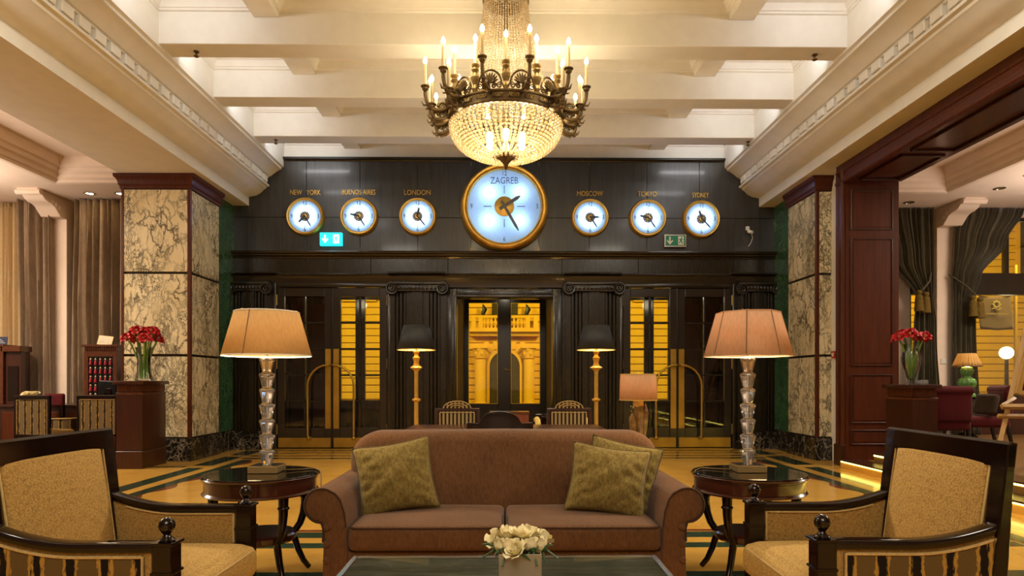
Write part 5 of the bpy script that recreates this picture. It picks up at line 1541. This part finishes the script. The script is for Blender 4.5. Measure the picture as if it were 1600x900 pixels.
# ================================================================ RIGHT ROOM
FZ = .24
lt = thing('lamp_table', 'small dark pedestal table under the green lamp in the right room', 'table', (X(1511, 9.3), 9.3, FZ))
MB().lathe([(.001, .70), (.27, .70), (.275, .715), (.27, .73), (.001, .73)], 28, cap=False).build('top', M_black, lt, 30)
MB().lathe([(.05, .0), (.045, .1), (.06, .2), (.03, .35), (.05, .6), (.1, .70)], 14).build('column', M_black, lt, 40)
me = MB().tube([(.03, 0, .18), (.15, 0, .14), (.25, 0, .02)], [.03, .025, .02], 8).mesh('foot', M_black, 60)
for k in range(3): put('foot', me, lt, None, (0, 0, R(120 * k + 40)))
MB().lathe([(.001, .30), (.2, .3), (.2, .32), (.001, .32)], 20, cap=False).build('lower_shelf', M_black, lt, 30)
gl = thing('table_lamp', 'green glass gourd lamp with pleated shade in the right room', 'lamp', (X(1511, 9.3), 9.3, FZ + .73))
def gourd(u, v):
    a = 2 * PI * u
    prof = [(0, .10), (.04, .10), (.06, .05), (.09, .045), (.14, .10), (.20, .115), (.25, .10), (.285, .045), (.30, .04), (.34, .075), (.38, .085), (.42, .07), (.45, .02)]
    z = v * .45
    for p, q in zip(prof, prof[1:]):
        if p[0] <= z <= q[0] + 1e-6:
            k = (z - p[0]) / (q[0] - p[0]); k = k * k * (3 - 2 * k); r = p[1] + (q[1] - p[1]) * k
    r *= 1 + .06 * math.cos(12 * a)
    return Vector((r * math.cos(a), r * math.sin(a), z))
MB().grid(gourd, 72, 40, closed_u=True).build('gourd_base', M_greenglass, gl, 60)
def pleat(u, v):
    a = 2 * PI * u; r = (.185 - .075 * v) * (1 + .02 * math.cos(28 * a))
    return Vector((r * math.cos(a), r * math.sin(a), .44 + .19 * v))
sh = MB().grid(pleat, 168, 3, closed_u=True).build('lamp_shade', M_shade3, gl, 60, solid=.002)
MB().tube([(.187 * math.cos(2 * PI * i / 32), .187 * math.sin(2 * PI * i / 32), .442) for i in range(32)], .005, 6, closed=True).build('shade_trim', M_walnut, sh, 60)
light('lamp_bulb', 'POINT', (X(1511, 9.3), 9.3, FZ + .73 + .53), 7, (1, .76, .42), .03)
def burgundy_chair(label, loc, rz):
    t = thing('burgundy_chair', label, 'chair', loc, rz)
    MB().rbox((0, 0, .64), (.52, .1, .40), .04, 4).build('backrest', M_burg, t, 60)
    MB().lathe([(.055, -.255), (.06, -.25), (.06, .25), (.055, .255)], 16, M=Matrix.Translation((0, -.01, .835)) @ Matrix.Rotation(PI / 2, 4, 'Y')).build('rolled_top', M_burg, t, 40)
    MB().rbox((0, .26, .40), (.52, .56, .14), .04, 4, crown=.02).build('seat', M_burg, t, 60)
    for x in (-.22, .22):
        for y, dy in ((0, -.06), (.48, .0)): MB().tube([(x, y, .34), (x, y + dy, .0)], [.03, .018], 8).build('leg', M_black, t, 40)
    return t
burgundy_chair('burgundy velvet chair with rolled top behind the right counter', (X(1484, 8.0), 8.0, FZ), R(-4))
burgundy_chair('burgundy velvet chair seen side-on beside the easel', (X(1562, 8.7), 8.7, FZ), R(76))
pl_ = thing('throw_pillow', 'small dark patterned cushion leaning on the side-on burgundy chair', 'pillow', (X(1541, 8.65), 8.65, FZ + .64)); pl_.rotation_euler = (0, R(14), 0)
MB().rbox((0, 0, 0), (.10, .36, .28), .045, 4).build('cover', M_darkcush, pl_, 60)
# easel with board
ex, ey = 5.36, 6.55
t = thing('easel', 'pale wooden easel standing on the raised floor at the right edge', 'easel', (ex, ey, FZ), R(0))
def bar(name, a, b, w, th, m=M_pine):
    return MB().tube([a, b], w, 4).build(name, m, t, 30)
bar('leg', (-.42, -.12, .01), (.12, .05, 1.75), .028, .02); bar('leg', (.10, -.30, .01), (.16, .05, 1.75), .028, .02); bar('leg', (.5, .45, .01), (.14, .08, 1.7), .028, .02)
bar('crossbar', (-.33, -.07, .60), (.30, -.19, .60), .024, .02); bar('ledge', (-.36, -.16, .70), (.42, -.30, .70), .03, .02)
bar('ledge_arm', (-.14, -.05, .78), (-.36, -.16, .71), .02, .02)
bd = thing('menu_board', 'dark board in a pale wooden frame held on the easel', 'board', (ex + .01, ey - .27, FZ + .74))
bd.rotation_euler = (R(-14), R(18), R(-12))
MB().box(-.27, .45, -.005, .015, .03, .86).build('board', M_board, bd, 0)
mb = MB()
for q in ((-.30, -.25, 0, .9), (.43, .48, 0, .9), (-.25, .43, 0, .05), (-.25, .43, .85, .9)): mb.box(q[0], q[1], -.02, .02, q[2], q[3], .004, 1)
mb.build('frame', M_pine, bd)
MB().box(-.02, .03, -.007, -.005, .42, .47).build('label', M_white, bd, 0)

# ================================================================ SMALL FIXTURES
t = thing('call_point', 'red fire call point on the plaster beside the wooden portal', 'call point', (4.92, 9.47, Z(554, 9.47)), -PI / 2)
MB().box(-.045, .045, -.045, 0, -.055, .055, .004, 1).build('box', M_callred, t); MB().box(-.025, .025, -.048, -.045, -.025, .025).build('glass', M_white, t, 0)
t = thing('light_switch', 'pale light switch on the pier between the olive drapes', 'switch', (dx(1479) * 11.15 / YD, 11.149, H + (VY - 564) * .01115))
MB().box(-.05, .05, -.012, 0, -.05, .05, .003, 1).build('plate', M_white, t); MB().box(-.02, .02, -.018, -.012, -.03, .03, .003, 1).build('rocker', M_white, t)
spr = MB().lathe([(.03, 0), (.03, -.012), (.012, -.02), (.012, -.05), (.03, -.056), (.03, -.06), (.006, -.075)], 12).mesh('body', M_bronze)
for lab, x, y, z in (('left end of the nearest beam', -3.55, 7.4, 4.99), ('right end of the nearest beam', 3.6, 7.4, 4.99), ('left end of the third beam', -3.6, 10.1, 4.99), ('right end of the third beam', 3.85, 10.1, 4.99),
                     ('rose ceiling of the left room', -6.1, 9.5, 4.69), ('rose ceiling of the right room, far end', 6.15, 9.4, 4.58), ('rose ceiling of the right room, near end', 6.5, 8.0, 4.58)):
    t = thing('sprinkler', 'small bronze sprinkler on the ' + lab, 'sprinkler', (x, y, z)); put('body', spr, t)
pend = MB().lathe([(.015, 0), (.015, -.03), (.06, -.04), (.065, -.06), (.03, -.09), (.004, -.11)], 14).mesh('body', M_bronze)
for lab, x in (('left', -3.4), ('right', 3.45)):
    t = thing('smoke_detector', 'round bronze detector in the %s bay of the coffers' % lab, 'detector', (x, 8.1, 5.49)); put('body', pend, t)
    MB().lathe([(.008, .0), (.008, .02)], 8).build('stem', M_bronze, t)
dl_ring = MB().lathe([(.055, 0), (.085, -.004), (.085, -.01), (.06, -.012), (.055, 0)], 24, cap=False)
dl_ring = dl_ring.mesh('ring', M_chrome)
dl_lens = MB().lathe([(.001, -.002), (.056, -.002), (.056, -.006), (.001, -.006)], 20, cap=False).mesh('lens', M_bulb)
dl_dark = MB().lathe([(.001, -.002), (.056, -.002), (.056, -.006), (.001, -.006)], 20, cap=False).mesh('lens', M_brass)
for lab, x, y, z, on in (('left room band, left of the pillar edge', -6.93, 10.75, 4.33, 1), ('left room band, close to the marble pillar', -6.42, 10.75, 4.33, 1),
                         ('right room band, by the portal', 6.83, 10.75, 4.22, 0), ('right room cross beam, farther', 7.75, 9.95, 4.22, 0), ('right room cross beam, nearer', 7.7, 9.3, 4.22, 0)):
    t = thing('downlight', 'round recessed downlight in the ' + lab, 'downlight', (x, y, z))
    put('ring', dl_ring, t); put('lens', dl_lens if on else dl_dark, t)
